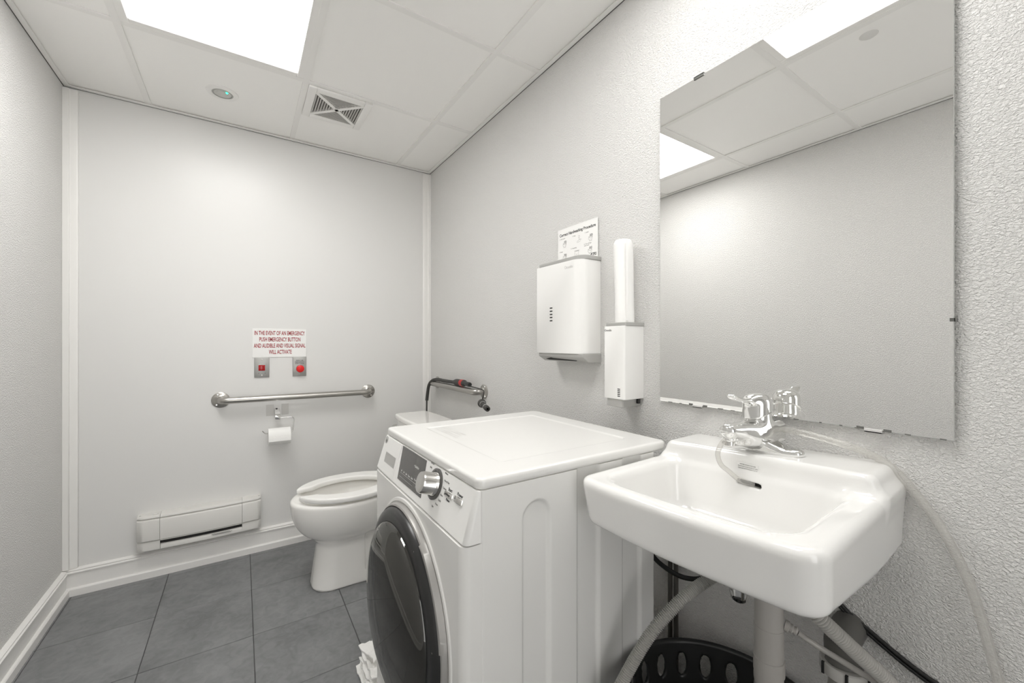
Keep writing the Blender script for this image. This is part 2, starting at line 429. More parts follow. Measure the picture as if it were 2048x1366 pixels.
for j, y in enumerate(GY[1:-1]):      # cross tees
    for i in range(len(GX) - 1):
        a, b = GX[i] + (BW if i else 0), GX[i + 1] - (BW if i < len(GX) - 2 else 0)
        link('cross_bar', boxes([((a, y - BW, ZC + .0002), (b, y + BW, ZC + .0042)), ((a, y - .0015, ZC + .004), (b, y + .0015, ZC + .03))]), M['grid'], ceiling)
ANG = .020
for lo, hi in [((XL, YF, ZC - .002), (XL + ANG, YB, ZC + .001)), ((XW - ANG, YF, ZC - .002), (XW, YB, ZC + .001)),
               ((XL + ANG, YB - ANG, ZC - .002), (XW - ANG, YB, ZC + .001)), ((XL + ANG, YF, ZC - .002), (XW - ANG, YF + ANG, ZC + .001))]:
    link('wall_angle', box(lo, hi), M['grid'], ceiling)
G = .003  # dark strips painted as the shade line where walls meet the ceiling
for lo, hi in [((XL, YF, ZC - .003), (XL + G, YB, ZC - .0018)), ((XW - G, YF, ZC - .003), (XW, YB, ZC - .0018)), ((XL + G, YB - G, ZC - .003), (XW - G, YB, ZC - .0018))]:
    link('painted_gap_shade', box(lo, hi), mat('painted_shadow_grey', (.10, .098, .095), .9), ceiling)
# light troffers
def troffer(i, j, label, group=None):
    x0, x1 = GX[i] + BW * .2, GX[i + 1] - BW * .2; y1, y0 = GY[j] - BW * .2, GY[j + 1] + BW * .2
    t = thing('ceiling_light', ((x0 + x1) / 2, (y0 + y1) / 2, ZC), label, 'light', group)
    F = .036
    zf = ZC + .0008
    bm = bmesh.new()
    for lo, hi in [((x0, y0, zf), (x0 + F, y1, zf + .028)), ((x1 - F, y0, zf), (x1, y1, zf + .028)), ((x0 + F, y0, zf), (x1 - F, y0 + F, zf + .028)), ((x0 + F, y1 - F, zf), (x1 - F, y1, zf + .028))]:
        box_bm(bm, lo, hi, .0025, 1)
    link('frame', bm_mesh(bm), M['grid'], t)
    link('diffuser', box((x0 + F - .004, y0 + F - .004, ZC + .006), (x1 - F + .004, y1 - F + .004, ZC + .010)), M['diffuser_b'] if j == 3 else M['diffuser'], t)
    link('housing', box((x0 + .01, y0 + .01, ZC + .030), (x1 - .01, y1 - .01, ZC + .09), .01), M['grid'], t)
    return t
troffer(1, 1, 'square white light panel in the ceiling nearest the end wall, beside the vent')
troffer(2, 3, 'square white light panel over the sink, seen only in the mirror')

# ---- exhaust vent (X shaped grille)
vx0, vx1, vy0, vy1 = .247, .520, 1.985 - .006, 2.262
vx0, vx1, vy0, vy1 = .248, .522, 1.972 + .018, 2.262
vent = thing('exhaust_vent', ((vx0 + vx1) / 2, (vy0 + vy1) / 2, ZC - .01), 'square white exhaust vent grille with X bars and grey slats in the ceiling', 'vent')
bm = bmesh.new(); B = .034; zt = ZC + .0045; zb = ZC - .009
for lo, hi in [((vx0, vy0, zb), (vx0 + B, vy1, zt)), ((vx1 - B, vy0, zb), (vx1, vy1, zt)), ((vx0 + B, vy0, zb), (vx1 - B, vy0 + B, zt)), ((vx0 + B, vy1 - B, zb), (vx1 - B, vy1, zt))]:
    box_bm(bm, lo, hi, .003, 2)
link('frame', bm_mesh(bm), M['grid'], vent)
link('filter', box((vx0 + .02, vy0 + .02, ZC + .0035), (vx1 - .02, vy1 - .02, ZC + .0042)), M['vent_dark'], vent)
ix0, ix1, iy0, iy1 = vx0 + B, vx1 - B, vy0 + B, vy1 - B; cx, cy = (ix0 + ix1) / 2, (iy0 + iy1) / 2
for a, b in [((ix0, iy0), (ix1, iy1)), ((ix0, iy1), (ix1, iy0))]:
    a = Vector(a); b = Vector(b); d = (b - a).normalized(); nn = Vector((-d.y, d.x)) * .008
    link('cross_arm', prism([tuple(a + nn), tuple(a - nn), tuple(b - nn), tuple(b + nn)], 'z', zb + .0005, ZC + .0035), M['grid'], vent)
bm = bmesh.new(); NS = 9
hw = (ix1 - ix0) / 2; hh = (iy1 - iy0) / 2
for s in range(NS):
    f = 1 - (s + .35) / (NS + .3)
    if f < .12: continue
    for sx in (-1, 1):
        x = cx + sx * hw * f; L = hh * f - .010
        if L > .004: box_bm(bm, (x - .0028, cy - L, zb + .002), (x + .0028, cy + L, zb + .004))
        y = cy + sx * hh * f; L = hw * f - .010
        if L > .004: box_bm(bm, (cx - L, y - .0028, zb + .002), (cx + L, y + .0028, zb + .004))
setp(link('louver_slats', bm_mesh(bm), M['slat'], vent), kind='stuff')

# ---- recessed downlight / strobe
dl = thing('recessed_downlight', (-.072, 2.285, ZC), 'round recessed ceiling fixture with a small green light left of the vent', 'light fixture')
c0 = (-.072, 2.285, ZC + .0045)
link('trim_ring', lathe([(.040, .002), (.041, .006), (.046, .0075), (.060, .004), (.062, 0)], c0, (0, 0, -1), 48, cap=False), M['grid'], dl)
link('lens', lathe([(0, .0015), (.020, .0045), (.022, .003), (.033, .005), (.036, .002), (.041, .003)], c0, (0, 0, -1), 48, cap=False), mat('ribbed_metal_lens', (.55, .54, .52), .35, .3), dl)
link('reflector', lathe([(.041, .0030), (.0405, .0052), (.037, .0058), (.036, .0038)], c0, (0, 0, -1), 40, cap=False), M['plastic_g'], dl)
link('indicator', lathe([(0, .0085), (.0035, .0075), (.005, .004), (.005, .002)], (-.055, 2.268, ZC + .0045), (0, 0, -1), 16, cap=False), M['green_led'], dl)
sp = (link('ceiling_cap', lathe([(0, .004), (.022, .004), (.028, 0)], (.150, .535, ZC + .0045), (0, 0, -1), 32, cap=False), mat('cap_grey', (.74, .73, .71), .5), ceiling))

# ================================================================== WASHING MACHINE
WX0, WX1, WY0, WY1 = .385, .905, .690, 1.285
washer = thing('washing_machine', ((WX0 + WX1) / 2, (WY0 + WY1) / 2, 0), 'white front-loading washing machine with dark round glass door, between sink and toilet', 'washing machine')
# cabinet without its near side (that is the ribbed panel)
link('cabinet', boxes([((WX0 + .004, WY0 + .012, .03), (WX1, WY1, .834))], .004), M['enamel'], washer)
# ribbed near side panel as a relief surface
gx = np.unique(np.concatenate([np.linspace(WX0, WX1, 210)])); gz = np.concatenate([np.linspace(.03, .70, 40), np.linspace(.705, .834, 70)])
GXm, GZm = np.meshgrid(gx, gz, indexing='ij')
rel = np.zeros_like(GXm)
for a, b in ((.480, .559), (.631, .707), (.781, .855)):
    c, hwid = (a + b) / 2, (b - a) / 2; top = .792 if a < .5 else .90
    dz = np.maximum(GZm - (top - hwid), 0); dist = np.hypot(GXm - c, dz) - hwid
    t = np.clip(-dist / .010, 0, 1); rel = np.maximum(rel, (t * t * (3 - 2 * t)) * .007)
e = np.minimum(GXm - WX0, WX1 - GXm); rel += np.where(e < .004, .004 - np.sqrt(np.maximum(0, .004 ** 2 - (.004 - np.clip(e, 0, .004)) ** 2)), 0)
me = bpy.data.meshes.new('p'); nx, nz = GXm.shape
V = np.stack([GXm, WY0 + rel, GZm], -1).reshape(-1, 3)
ii = np.arange(nx * nz).reshape(nx, nz); Fq = np.stack([ii[:-1, :-1], ii[1:, :-1], ii[1:, 1:], ii[:-1, 1:]], -1).reshape(-1, 4)
bmp = bmesh.new(); me.from_pydata(V.tolist(), [], Fq.tolist()); bmp.from_mesh(me)
ext = bmesh.ops.extrude_edge_only(bmp, edges=[e_ for e_ in bmp.edges if e_.is_boundary])
for v in [g for g in ext['geom'] if isinstance(g, bmesh.types.BMVert)]: v.co.y = WY0 + .0115
bmesh.ops.recalc_face_normals(bmp, faces=bmp.faces[:])
link('side_panel', bm_mesh(bmp, 50), M['enamel'], washer)
# rear edge of the side panel
# lid with a sunken field
def sdf_lid(x, y, z):
    d = rrect(np.abs(x - .6682) - .2895, np.abs(y - .9875) - .2978, .018)
    d = smax(d, np.maximum(z - .857, .834 - z), .0085)
    f = rrect(np.abs(x - .682) - .204, np.abs(y - .988) - .218, .012)
    f2 = rrect(np.abs(x - .682) - .214, np.abs(y - .988) - .228, .015)
    return smax(d, -smax(np.maximum(f, -f2 * 0 - 1), .8548 - z, .004), .003)
link('lid', sdf_mesh(sdf_lid, (.370, .680, .828), (.963, 1.295, .862), .003), M['enamel'], washer)
# control fascia (slanted) and lower front
def pf(y, z, out=0.0):
    t = (z - .735) / (.850 - .735); n = Vector((-.954, 0, .299)); return Vector((.348 + .036 * t, y, z)) + n * out
PXD, PYD = (0, -1, 0), (.299, 0, .954)
prof = [(.3865, .8545), (.390, .735), (.349, .735), (.347, .738), (.3785, .845), (.383, .8525)]
bm = bmesh.new()
me_f = prism([(.3848, .8335), (.3848, .735), (.3500, .735), (.3488, .7375), (.3788, .8335)], 'y', WY0, WY1)
bm.from_mesh(me_f)
geo = [e_ for e_ in bm.edges if (abs(e_.verts[0].co.y - e_.verts[1].co.y) < 1e-5 and max(e_.verts[0].co.x, e_.verts[1].co.x) < .3845) and min(e_.verts[0].co.z, e_.verts[1].co.z) > .0]
bmesh.ops.bevel(bm, geom=geo, offset=.012, segments=4, affect='EDGES', profile=.5)
link('control_panel', bm_mesh(bm, 40), M['plastic_w'], washer)
def rounded_front():
    pts = []
    for (cyy, s, a0) in ((WY0 + .020, 1, 180), (WY1 - .020, 1, 90)):
        pass
    pl = [(.400, WY0 + .0005), (.385, WY0 + .0005)]
    for k in range(7):
        a = math.radians(270 - k * 15); pl.append((.3645 + .0195 * math.cos(a) , WY0 + .020 + .0195 * math.sin(a)))
    for k in range(7):
        a = math.radians(180 - k * 15); pl.append((.3645 + .0195 * math.cos(a), WY1 - .020 + .0195 * math.sin(a)))
    pl += [(.385, WY1 - .0005), (.400, WY1 - .0005)]
    return pl
front = link('front_panel', prism(rounded_front(), 'z', .03, .7325), M['enamel'], washer)
DC = Vector((.345, .990, .470))
# molded swell round the door
link('door_surround', lathe([(.256, 0), (.254, .003), (.248, .004), (.246, .002), (.22, .002)], DC, (-1, 0, 0), 96, cap=False), M['enamel'], washer)
dr = link('door_ring', lathe([(.244, .000), (.2435, .010), (.2415, .015), (.238, .017), (.2355, .015), (.234, .002)], DC, (-1, 0, 0), 96, cap=False), M['silver'], washer)
drb = link('door', lathe([(.236, .004), (.235, .018), (.230, .027), (.222, .031), (.212, .033), (.204, .033), (.201, .030), (.200, .005)], DC, (-1, 0, 0), 96, cap=False), M['dark'], washer)
setp(drb, 'black ringed door')
gl = []
for k in range(0, 19):
    a = k / 18 * math.pi / 2; gl.append((.2035 * math.cos(a) if k < 18 else 0, .032 + .046 * math.sin(a)))
link('door_glass', lathe(gl, DC, (-1, 0, 0), 96, cap=False), M['smoke_glass'], drb)
link('door_inner', lathe([(.2005, .0295), (.19, .026), (.15, .022), (0, .020)], DC, (-1, 0, 0), 64, cap=False), mat('door_inner_grey', (.20, .192, .18), .5), drb)
# handle recess on the near upper side of the door ring
hp = []
for k in range(0, 25):
    a = math.radians(8 + k * (58 - 8) / 24); hp.append(a)
bm = bmesh.new(); rings = []
for k, a in enumerate(hp):
    f = math.sin(math.pi * min(max((k - 0) / 24, 0), 1)) ** .35
    row = []
    for r, h in ((.2465, .0045), (.2455, .016 + .003 * f), (.240, .0205), (.234 - .008 * f, .017 - .004 * f), (.226 - .006 * f, .0295)):
        row.append(bm.verts.new(DC + Vector((-h, -r * math.cos(a), r * math.sin(a)))))
    rings.append(row)
for a, b in zip(rings[:-1], rings[1:]):
    for k in range(4): bm.faces.new((a[k], a[k + 1], b[k + 1], b[k]))
bmesh.ops.recalc_face_normals(bm, faces=bm.faces[:])
setp(link('handle', bm_mesh(bm, 60), M['silver'], drb), 'silver door handle scoop')
# display
def panel_quad(pts, th=.0012, bev=0):
    bm = bmesh.new(); a = [bm.verts.new(pf(y, z, -.0005)) for y, z in pts]; b = [bm.verts.new(pf(y, z, th)) for y, z in pts]
    bm.faces.new(a); bm.faces.new(b[::-1])
    n = len(pts)
    for i in range(n): bm.faces.new((a[i], a[(i + 1) % n], b[(i + 1) % n], b[i]))
    bmesh.ops.recalc_face_normals(bm, faces=bm.faces[:]); return bm_mesh(bm, 30)
disp = setp(link('display', panel_quad([(1.122, .8325), (.949, .8325), (.926, .753), (1.097, .753)]), M['display'], washer), 'dark display window')
link('lettering', text_mesh('+ Sanitize', .0085, pf(.995, .806, .0014), PXD, PYD), M['ink_white'], disp)
st = [[(-.076, 0), (.066, 0)], [(-.076, -.0095), (.02, -.0095)]]
link('display_marks', ribbons(st, .0008, pf(1.01, .7715, .0016), PXD, PYD), M['ink_light'], disp)
for s_, y_, z_ in (('Air', 1.082, .7765), ('Soil', 1.064, .7765), ('Spin', 1.045, .7765), ('Temp', 1.026, .7765), ('Delay', 1.004, .7765), ('Rinse', .982, .7785), ('Options', .952, .7785)):
    link('lettering', text_mesh(s_, .0062, pf(y_, z_, .0014), PXD, PYD), M['ink_light'], disp)
link('display_icons', ribbons([[(0, 0), (.006, .008), (.012, 0)], [(.003, .004), (.009, .004)], [(.018, .008), (.019, 0), (.027, 0), (.028, .008), (.018, .008)], [(.020, .005), (.026, .002)]], .0008, pf(.970, .7645, .0016), PXD, PYD), M['ink_white'], disp)
# dial
DK = pf(.873, .799)
nrm = Vector((-.954, 0, .299))
dial = setp(link('dial', lathe([(.0270, .004), (.0255, .008), (.0245, .010), (.0240, .034), (.0225, .038), (.017, .0385), (0, .038)], DK, nrm, 40), M['knobm'], washer), 'chrome program dial')
link('dial_ring', lathe([(.0345, 0), (.0345, .003), (.0325, .0042), (.0285, .0042), (.0275, .002), (.0275, 0)], DK, nrm, 56), M['display'], washer)
mk = [('Delicates', -.030, .037, 'RIGHT'), ('Bulky', -.037, .027, 'RIGHT'), ('Speed', -.020, .046, 'RIGHT'), ('Normal', .014, .045, 'LEFT'), ('Whites', .032, .034, 'LEFT'), ('Heavy Duty', .038, .019, 'LEFT'), ('Cottons', .040, .004, 'LEFT'), ('Rinse', .038, -.012, 'LEFT'), ('Quick', .034, -.024, 'LEFT'), ('Drum', .025, -.035, 'LEFT'), ('Spin', .012, -.044, 'LEFT')]
for s_, dx, dy, al in mk:
    at = DK + Vector(PXD) * dx + Vector(PYD) * dy + nrm * .0004
    link('lettering', text_mesh(s_, .0055, at, PXD, PYD, align=al), M['ink_grey'], washer)
for nm, yc, zc, tx, dy in (('button', .797, .797, 'Start', .0105), ('button', .752, .7995, 'Power', .0105)):
    c = pf(yc, zc)
    bm = bmesh.new()
    hx, hy = (.019, .0055) if tx == 'Start' else (.0175, .0065)
    lo = []; box_bm(bm, (-hx, -hy, -.001), (hx, hy, .004), .0025, 2)
    me2 = bm_mesh(bm)
    xd, yd = Vector(PXD), Vector(PYD).normalized(); zd = nrm
    me2.transform(Matrix(((xd.x, yd.x, zd.x, c.x), (xd.y, yd.y, zd.y, c.y), (xd.z, yd.z, zd.z, c.z), (0, 0, 0, 1))))
    b = link(nm, me2, M['knobm'], washer)
    if tx == 'Start':
        link('button_slot', ribbons([[(-.011, 0), (.009, 0)]], .003, c + nrm * .0042, PXD, PYD), M['ink'], b)
        link('lettering', text_mesh('Pause', .0075, c - yd * .0105 + nrm * .0004, PXD, PYD), M['ink'], washer)
    link('lettering', text_mesh(tx, .0095, c + yd * dy + nrm * .0004, PXD, PYD), M['ink'], washer)
# detergent drawer at the far end of the fascia
dw = link('drawer', panel_quad([(1.278, .8325), (1.128, .8325), (1.128, .7400), (1.278, .7400)], .0016), M['plastic_w'], washer)
bm = bmesh.new()
q = [(1.236, .793), (1.146, .793), (1.142, .766), (1.232, .766)]
inner = [(1.234, .790), (1.150, .790), (1.147, .770), (1.230, .770)]
va = [bm.verts.new(pf(y, z, .0022)) for y, z in q]; vb = [bm.verts.new(pf(y, z, .0022)) for y, z in inner]; vc = [bm.verts.new(pf(y, z, .0018)) for y, z in inner]
for i in range(4):
    bm.faces.new((va[i], va[(i + 1) % 4], vb[(i + 1) % 4], vb[i])); bm.faces.new((vb[i], vb[(i + 1) % 4], vc[(i + 1) % 4], vc[i]))
bm.faces.new(vc)
link('drawer_handle', bm_mesh(bm, 20), M['plastic_g'], dw)
link('emblem', lathe([(.0105, 0), (.0105, .001), (.0088, .0012), (.0088, 0)], pf(1.262, .822, .0016), nrm, 32), M['plastic_g'], dw)
link('emblem_script', ribbons([[(-.005, .002), (-.002, .005), (-.001, 0), (-.004, -.004), (0, -.003), (.003, .002), (.002, .005), (.005, -.002)]], .0008, pf(1.262, .822, .0018), PXD, PYD), M['ink_grey'], dw)
# rating print on the lid
bm = bmesh.new()
rp = random.Random(2)
for k in range(4):
    x = .502 + k * .012; y = 1.195
    while y > 1.06:
        L = rp.uniform(.012, .03); ribbons([[(0, 0), (L, 0)]], .0016, (x, y, .8550), (0, -1, 0), (1, 0, 0), 0.0002, bm); y -= L + .004
link('lid_print', bm_mesh(bm, None), mat('lid_print', (.5, .49, .47), .6), washer)
for fx, fy in ((.42, .74), (.42, 1.235), (.86, .74), (.86, 1.235)):
    link('foot', lathe([(.022, 0), (.024, .006), (.018, .012), (.008, .013), (.008, .032)], (fx, fy, 0), (0, 0, 1), 20), M['dark'], washer)

# ================================================================== SINK
def sink_coords(x, y, z):
    X = XW - x; Y = y - (.463 - .055 * X); Z = z - (.842 - .045 * (y - .43)); return X, Y, Z
def sdf_sink(x, y, z):
    X, Y, Z = sink_coords(x, y, z); dep = np.maximum(-Z, 0)
    Xf = .468 - .30 * Y * Y - .20 * dep; hw = .2270 - .05 * dep - .6 * np.maximum(dep - .115, 0)
    d = rrect(np.abs(X - Xf / 2 + .1) - (Xf / 2 + .1), np.abs(Y) - hw, .036)
    zb = -.102 - .045 * np.clip((.40 - X) / .40, 0, 1)
    body = smax(d, np.maximum(Z, zb - Z), .020)
    hl = .222 - .35 * np.maximum(Z, 0) - .3 * np.maximum(-Z, 0)
    dl_ = rrect(X - .142, np.abs(Y) - hl, .02)
    ledge = smax(dl_, np.maximum(Z - .0375, -.03 - Z), .014)
    s = smin(body, ledge, .022)
    sh = .20 * dep; x0 = .144 + .25 * dep; x1 = .424 - .30 * Y * Y - .22 * dep
    bas = rrect(np.abs(X - (x0 + x1) / 2) - (x1 - x0) / 2, np.abs(Y) - (.176 - sh), .042)
    under = smax(bas - .022, np.maximum(Z + .02, -.172 - Z), .03)
    bas = smax(bas, np.maximum(zb + .012, -.125) - Z, .030)
    s = smax(s, -bas, .016)
    # overflow slot
    slot = np.hypot(np.maximum(np.abs(y - .4525) - .0205, 0), z - .817) - .0054
    slot = np.maximum(slot, np.maximum(X - .175, .134 - X))
    s = smax(s, -slot, .0015)
    return np.maximum(s, .0005 - X)
sink = thing('wall_sink', (.85, .44, .70), 'white china wall-hung sink with raised faucet ledge, under the mirror', 'sink')
link('basin', sdf_mesh(sdf_sink, (.572, .175, .655), (1.062, .725, .905), .0032), M['china'], sink)
def on_sink(y, z, x0=.80, x1=1.05):
    """x of the riser surface seen from the front at (y,z)"""
    xs_ = np.linspace(x0, x1, 900); f = sdf_sink(xs_, np.full(900, y), np.full(900, z)); k = int(np.argmax(f < 0)); return float(xs_[k])
def top_sink(x, y):
    zs = np.linspace(.95, .70, 1500); f = sdf_sink(np.full(1500, x), np.full(1500, y), zs); k = int(np.argmax(f < 0)); return float(zs[k])
xo = on_sink(.452, .830)
link('overflow', prism([(.476, .8118), (.473, .8103), (.432, .8113), (.4285, .8140), (.427, .8175), (.4285, .8215), (.432, .8225), (.473, .8215), (.477, .8190), (.478, .8165)], 'x', .9228, .9238), M['void'], sink)
xsl = on_sink(.458, .849) - .0006
st_ = link('care_label', box((xsl, .437, .840), (xsl + .0008, .481, .858)), M['card'], sink)
for k in range(3):
    link('lettering', text_mesh(['WATER SAVING FIXTURE', 'MAXIMUM FLOW RATE 5.7 LPM', 'FOR USE WITH MIXING VALVE'][k], .0033, (xsl - .0005, .459, .854 - k * .0045), (0, -1, 0), (0, 0, 1), .9, depth=.0001), M['ink_grey'], sink)

link('drain', lathe([(0, .0005), (.012, .0005), (.014, -.002), (.021, .0022), (.023, .001), (.023, -.006)], (.845, .405, top_sink(.845, .405) + .001), (0, 0, 1), 32, cap=False), M['chrome'], sink)
# ---- faucet
FO = Vector((.975, .466, top_sink(.975, .462)))
yaw = math.radians(9)
fd = Vector((-math.cos(yaw), math.sin(yaw), 0)); fs = Vector((math.sin(yaw), math.cos(yaw), 0))
def floc(x, y, z):
    zz = z - FO.z + .045 * (y - FO.y)
    return x - FO.x, y - FO.y, zz
faucet = thing('faucet', FO, 'chrome single-lever faucet on the sink ledge', 'faucet')
def sdf_fbase(x, y, z):
    a, b, c = floc(x, y, z)
    hwid = .029 - .011 * np.clip(np.abs(b) / .078, 0, 1) ** 1.5
    d = rrect(np.abs(a) - hwid, np.abs(b + .006) - .086, .017)
    top = .014 + .028 * np.clip(1 - np.abs(b) / .062, 0, 1) ** 1.3
    return smax(d, np.maximum(c - top, -.004 - c), .010)
def sdf_fbody(x, y, z):
    a, b, c = floc(x, y, z)
    f = a * fd.x + b * fd.y; s = a * fs.x + b * fs.y           # forward, sideways
    col = smax(np.hypot(f + .002, s) - (.0315 - .09 * np.maximum(c - .03, 0)), np.maximum(c - .100 + .45 * (f + .002), .010 - c), .004)
    t = np.clip(f / .102, 0, 1)
    sp_ = rrect(np.abs(s) - (.0320 - .0140 * t), np.abs(c - (.041 + .012 * t)) - (.0240 - .0105 * t), .0145)
    bulb = (np.sqrt(((f - .018) / .046) ** 2 + (s / .0325) ** 2 + ((c - .030) / .030) ** 2) - 1) * .028
    sp_ = smin(sp_, bulb, .012)
    sp_ = smax(sp_, np.maximum(f - .108, 0 * f + .008 - c), .014)
    tip = smax(np.hypot(f - .092, s) - .0135, np.maximum(c - .052, .030 - c), .003)
    return smin(smin(col, sp_, .012), tip, .004)
def sdf_fhandle(x, y, z):
    a, b, c = floc(x, y, z)
    f = a * fd.x + b * fd.y; s = a * fs.x + b * fs.y
    cap = smax(np.hypot(f * .93, s) - .0295, c - .128, .026)
    cap = smax(cap, .086 - c - .42 * (f + .004), .003)
    lv = rrect(np.abs(s) - (.0150 - .0045 * np.clip(f / .08, 0, 1)), np.abs(c - (.1150 + .016 * (np.clip((f - .050) / .045, 0, 1)) ** 1.6)) - .0042, .0040)
    lv = smax(lv, np.maximum(f - .092, -f - .005), .010)
    return smin(cap, lv, .012)
flo = (FO.x - .15, FO.y - .10, FO.z - .008); fhi = (FO.x + .045, FO.y + .10, FO.z + .15)
link('base_plate', sdf_mesh(sdf_fbase, (FO.x - .04, FO.y - .10, FO.z - .012), (FO.x + .04, FO.y + .09, FO.z + .055), .0016), M['chrome'], faucet)
fb = link('spout', sdf_mesh(sdf_fbody, flo, (fhi[0], fhi[1], FO.z + .125), .0018), M['chrome'], faucet)
link('collar', lathe([(.0300, .0), (.0310, .0014), (.0300, .0028)], FO + Vector((.002, 0, .0255)), (0, 0, 1), 40, cap=False), M['dark'], faucet)
link('handle', sdf_mesh(sdf_fhandle, (flo[0], flo[1], FO.z + .07), fhi, .0018), M['chrome'], faucet)
tipc = FO + fd * .092
link('aerator', lathe([(.0105, 0), (.0118, .001), (.0118, .012), (.0112, .014)], Vector((tipc.x, tipc.y, FO.z + .020)), (0, 0, 1), 28), M['knobm'], faucet)
for k in (0, 1):
    p = FO + fd * (.014) - fs * (.018 * (1 - 2 * k)) + Vector((0, 0, .094))
link('set_screw', lathe([(0, .002), (.0022, .002), (.0025, 0)], FO + fd * (.0195) - fs * .0195 + Vector((0, 0, .097)), (fd - fs), 12), M['dark'], faucet)

# ---- clear hoses
z_sp = FO.z + .022
p_tip = Vector((tipc.x, tipc.y, z_sp))
h1 = [p_tip + Vector((0, 0, .012)), (.870, .487, .906), (.867, .496, .884), (.868, .496, .868), (.874, .492, .853), (.884, .482, .841), (.897, .470, .826), (.908, .456, .8185), (.915, .443, .8165)]
setp(link('clear_tube', tube(catmull(h1, 10), .0052, 14, cap=False), M['clear_hose']), 'short clear tube from the faucet spout into the overflow slot', 'tube')
h2 = [(1.022, .478, .886), (1.020, .468, .914), (1.022, .445, .922), (1.024, .400, .9235), (1.028, .330, .913), (1.034, .276, .897), (1.040, .243, .872), (1.043, .205, .820), (1.042, .180, .777), (1.040, .154, .714), (1.038, .140, .662), (1.037, .128, .606), (1.037, .118, .554), (1.037, .110, .48), (1.037, .104, .36), (1.037, .10, .2), (1.035, .10, .03)]
setp(link('clear_tube', tube(catmull(h2, 12), .0072, 16, cap=False), M['clear_hose']), 'long clear tube arching from behind the faucet down the right wall', 'tube')

# ================================================================== MIRROR
mirror = thing('wall_mirror', (XW, .474, .946), 'frameless rectangular mirror on the grey wall above the sink', 'mirror')
MX = XW - .008
mg = link('glass', box((MX - .005, .171, .947), (MX, .777, 1.851), .0008, 1), [M['mirror'], M['mirror_edge']], mirror)
for p in mg.data.polygons:
    p.material_index = 0 if p.normal.x < -.9 else 1
link('backing', box((MX + .0001, .180, .955), (XW, .768, 1.843)), M['mirror_edge'], mirror)
# clips and worn silvering along the lower edge
link('clip', boxes([((MX - .0075, .637, 1.846), (MX - .005, .666, 1.8535)), ((MX - .0075, .637, 1.8512), (XW, .666, 1.8535))]), M['clip'], mirror)
link('clip', boxes([((MX - .0075, .1695, 1.158), (MX - .005, .176, 1.164)), ((MX - .0075, .1685, 1.158), (XW, .1705, 1.164))]), M['clip'], mirror)
for yc in (.655, .281):
    cl = link('clip', boxes([((MX - .009, yc - .014, .942), (MX - .005, yc + .014, .9495)), ((MX - .009, yc - .014, .942), (XW, yc + .014, .9455))], .0008), M['ink_light'], mirror)
rg = random.Random(11); last = .18
while last < .76:
    wl = rg.uniform(.002, .007); ht = rg.uniform(.0006, .0016)
    link('edge_spot', box((MX - .0053, last, .9468), (MX - .0050, last + 2 * wl, .9475 + ht)), M['clip'], mirror); last += 2 * wl + rg.uniform(.012, .04)
for yc in (.676, .634, .260, .302): link('edge_spot', box((MX - .0054, yc - .006, .9466), (MX - .0051, yc + .006, .9518), .0001, 1), M['clip'], mirror)

# ================================================================== WALL DISPENSERS
def dispenser_cover(x0, y0, y1, z0, z1, r, seg=8):
    pl = [(XW, y1), (x0 + .004, y1), (x0, y1 - .004)]
    for k in range(seg + 1):
        a = math.radians(180 + 90 * k / seg); pl.append((x0 + r + r * math.cos(a), y0 + r + r * math.sin(a)))
    pl += [(XW, y0)]
    return prism(pl, 'z', z0, z1, .0012, 1)
td = thing('paper_towel_dispenser', (XW, 1.155, 1.05), 'large white folded-towel dispenser with grey base, below the handwashing card', 'dispenser')
link('cover', dispenser_cover(.962, 1.031, 1.282, 1.082, 1.410, .040), M['plastic_w'], td)
link('top_band', dispenser_cover(.968, 1.028, 1.274, 1.4102, 1.424, .038), M['plastic_g'], td)
link('base', prism([(XW, 1.048), (XW, 1.0818), (.968, 1.0818), (.968, 1.070), (.998, 1.052)], 'y', 1.028, 1.274, .002, 1), M['plastic_g'], td)
link('towel_slot', prism([(1.075, 1.0), (1.16, .986), (1.235, .989), (1.235, .992), (1.165, 1.000), (1.075, 1.006)], 'x', 0, 1), M['void'], td)
o = bpy.data.objects[-1] if False else None
sl_ = [c_ for c_ in td.children if c_.name.startswith('towel_slot')][0]
bpy.data.objects.remove(sl_)
bm = bmesh.new()
# slot mouth lies on the slanted underside between (.968,1.070) and (.998,1.052)
def us(y, t, out=.0006):
    n_ = Vector((-.018, 0, -.030)).normalized(); return Vector((.968 + .030 * t, y, 1.070 - .018 * t)) + n_ * out
bm.faces.new([bm.verts.new(us(y, t)) for y, t in ((1.250, .55), (1.205, .18), (1.195, .30), (1.075, .62), (1.085, .80), (1.235, .74))])
link('towel_slot', bm_mesh(bm, None), M['void'], td)
for k in range(5):
    z = 1.250 - k * .0118
    link('sight_slot', box((.9612, 1.183, z - .0022), (.9625, 1.198, z + .0022), .0004, 1), M['void'], td)
link('lettering', text_mesh('Onvolis', .014, (.9616, 1.093, 1.388), (0, -1, 0), (0, 0, 1)), M['ink_light'], td)

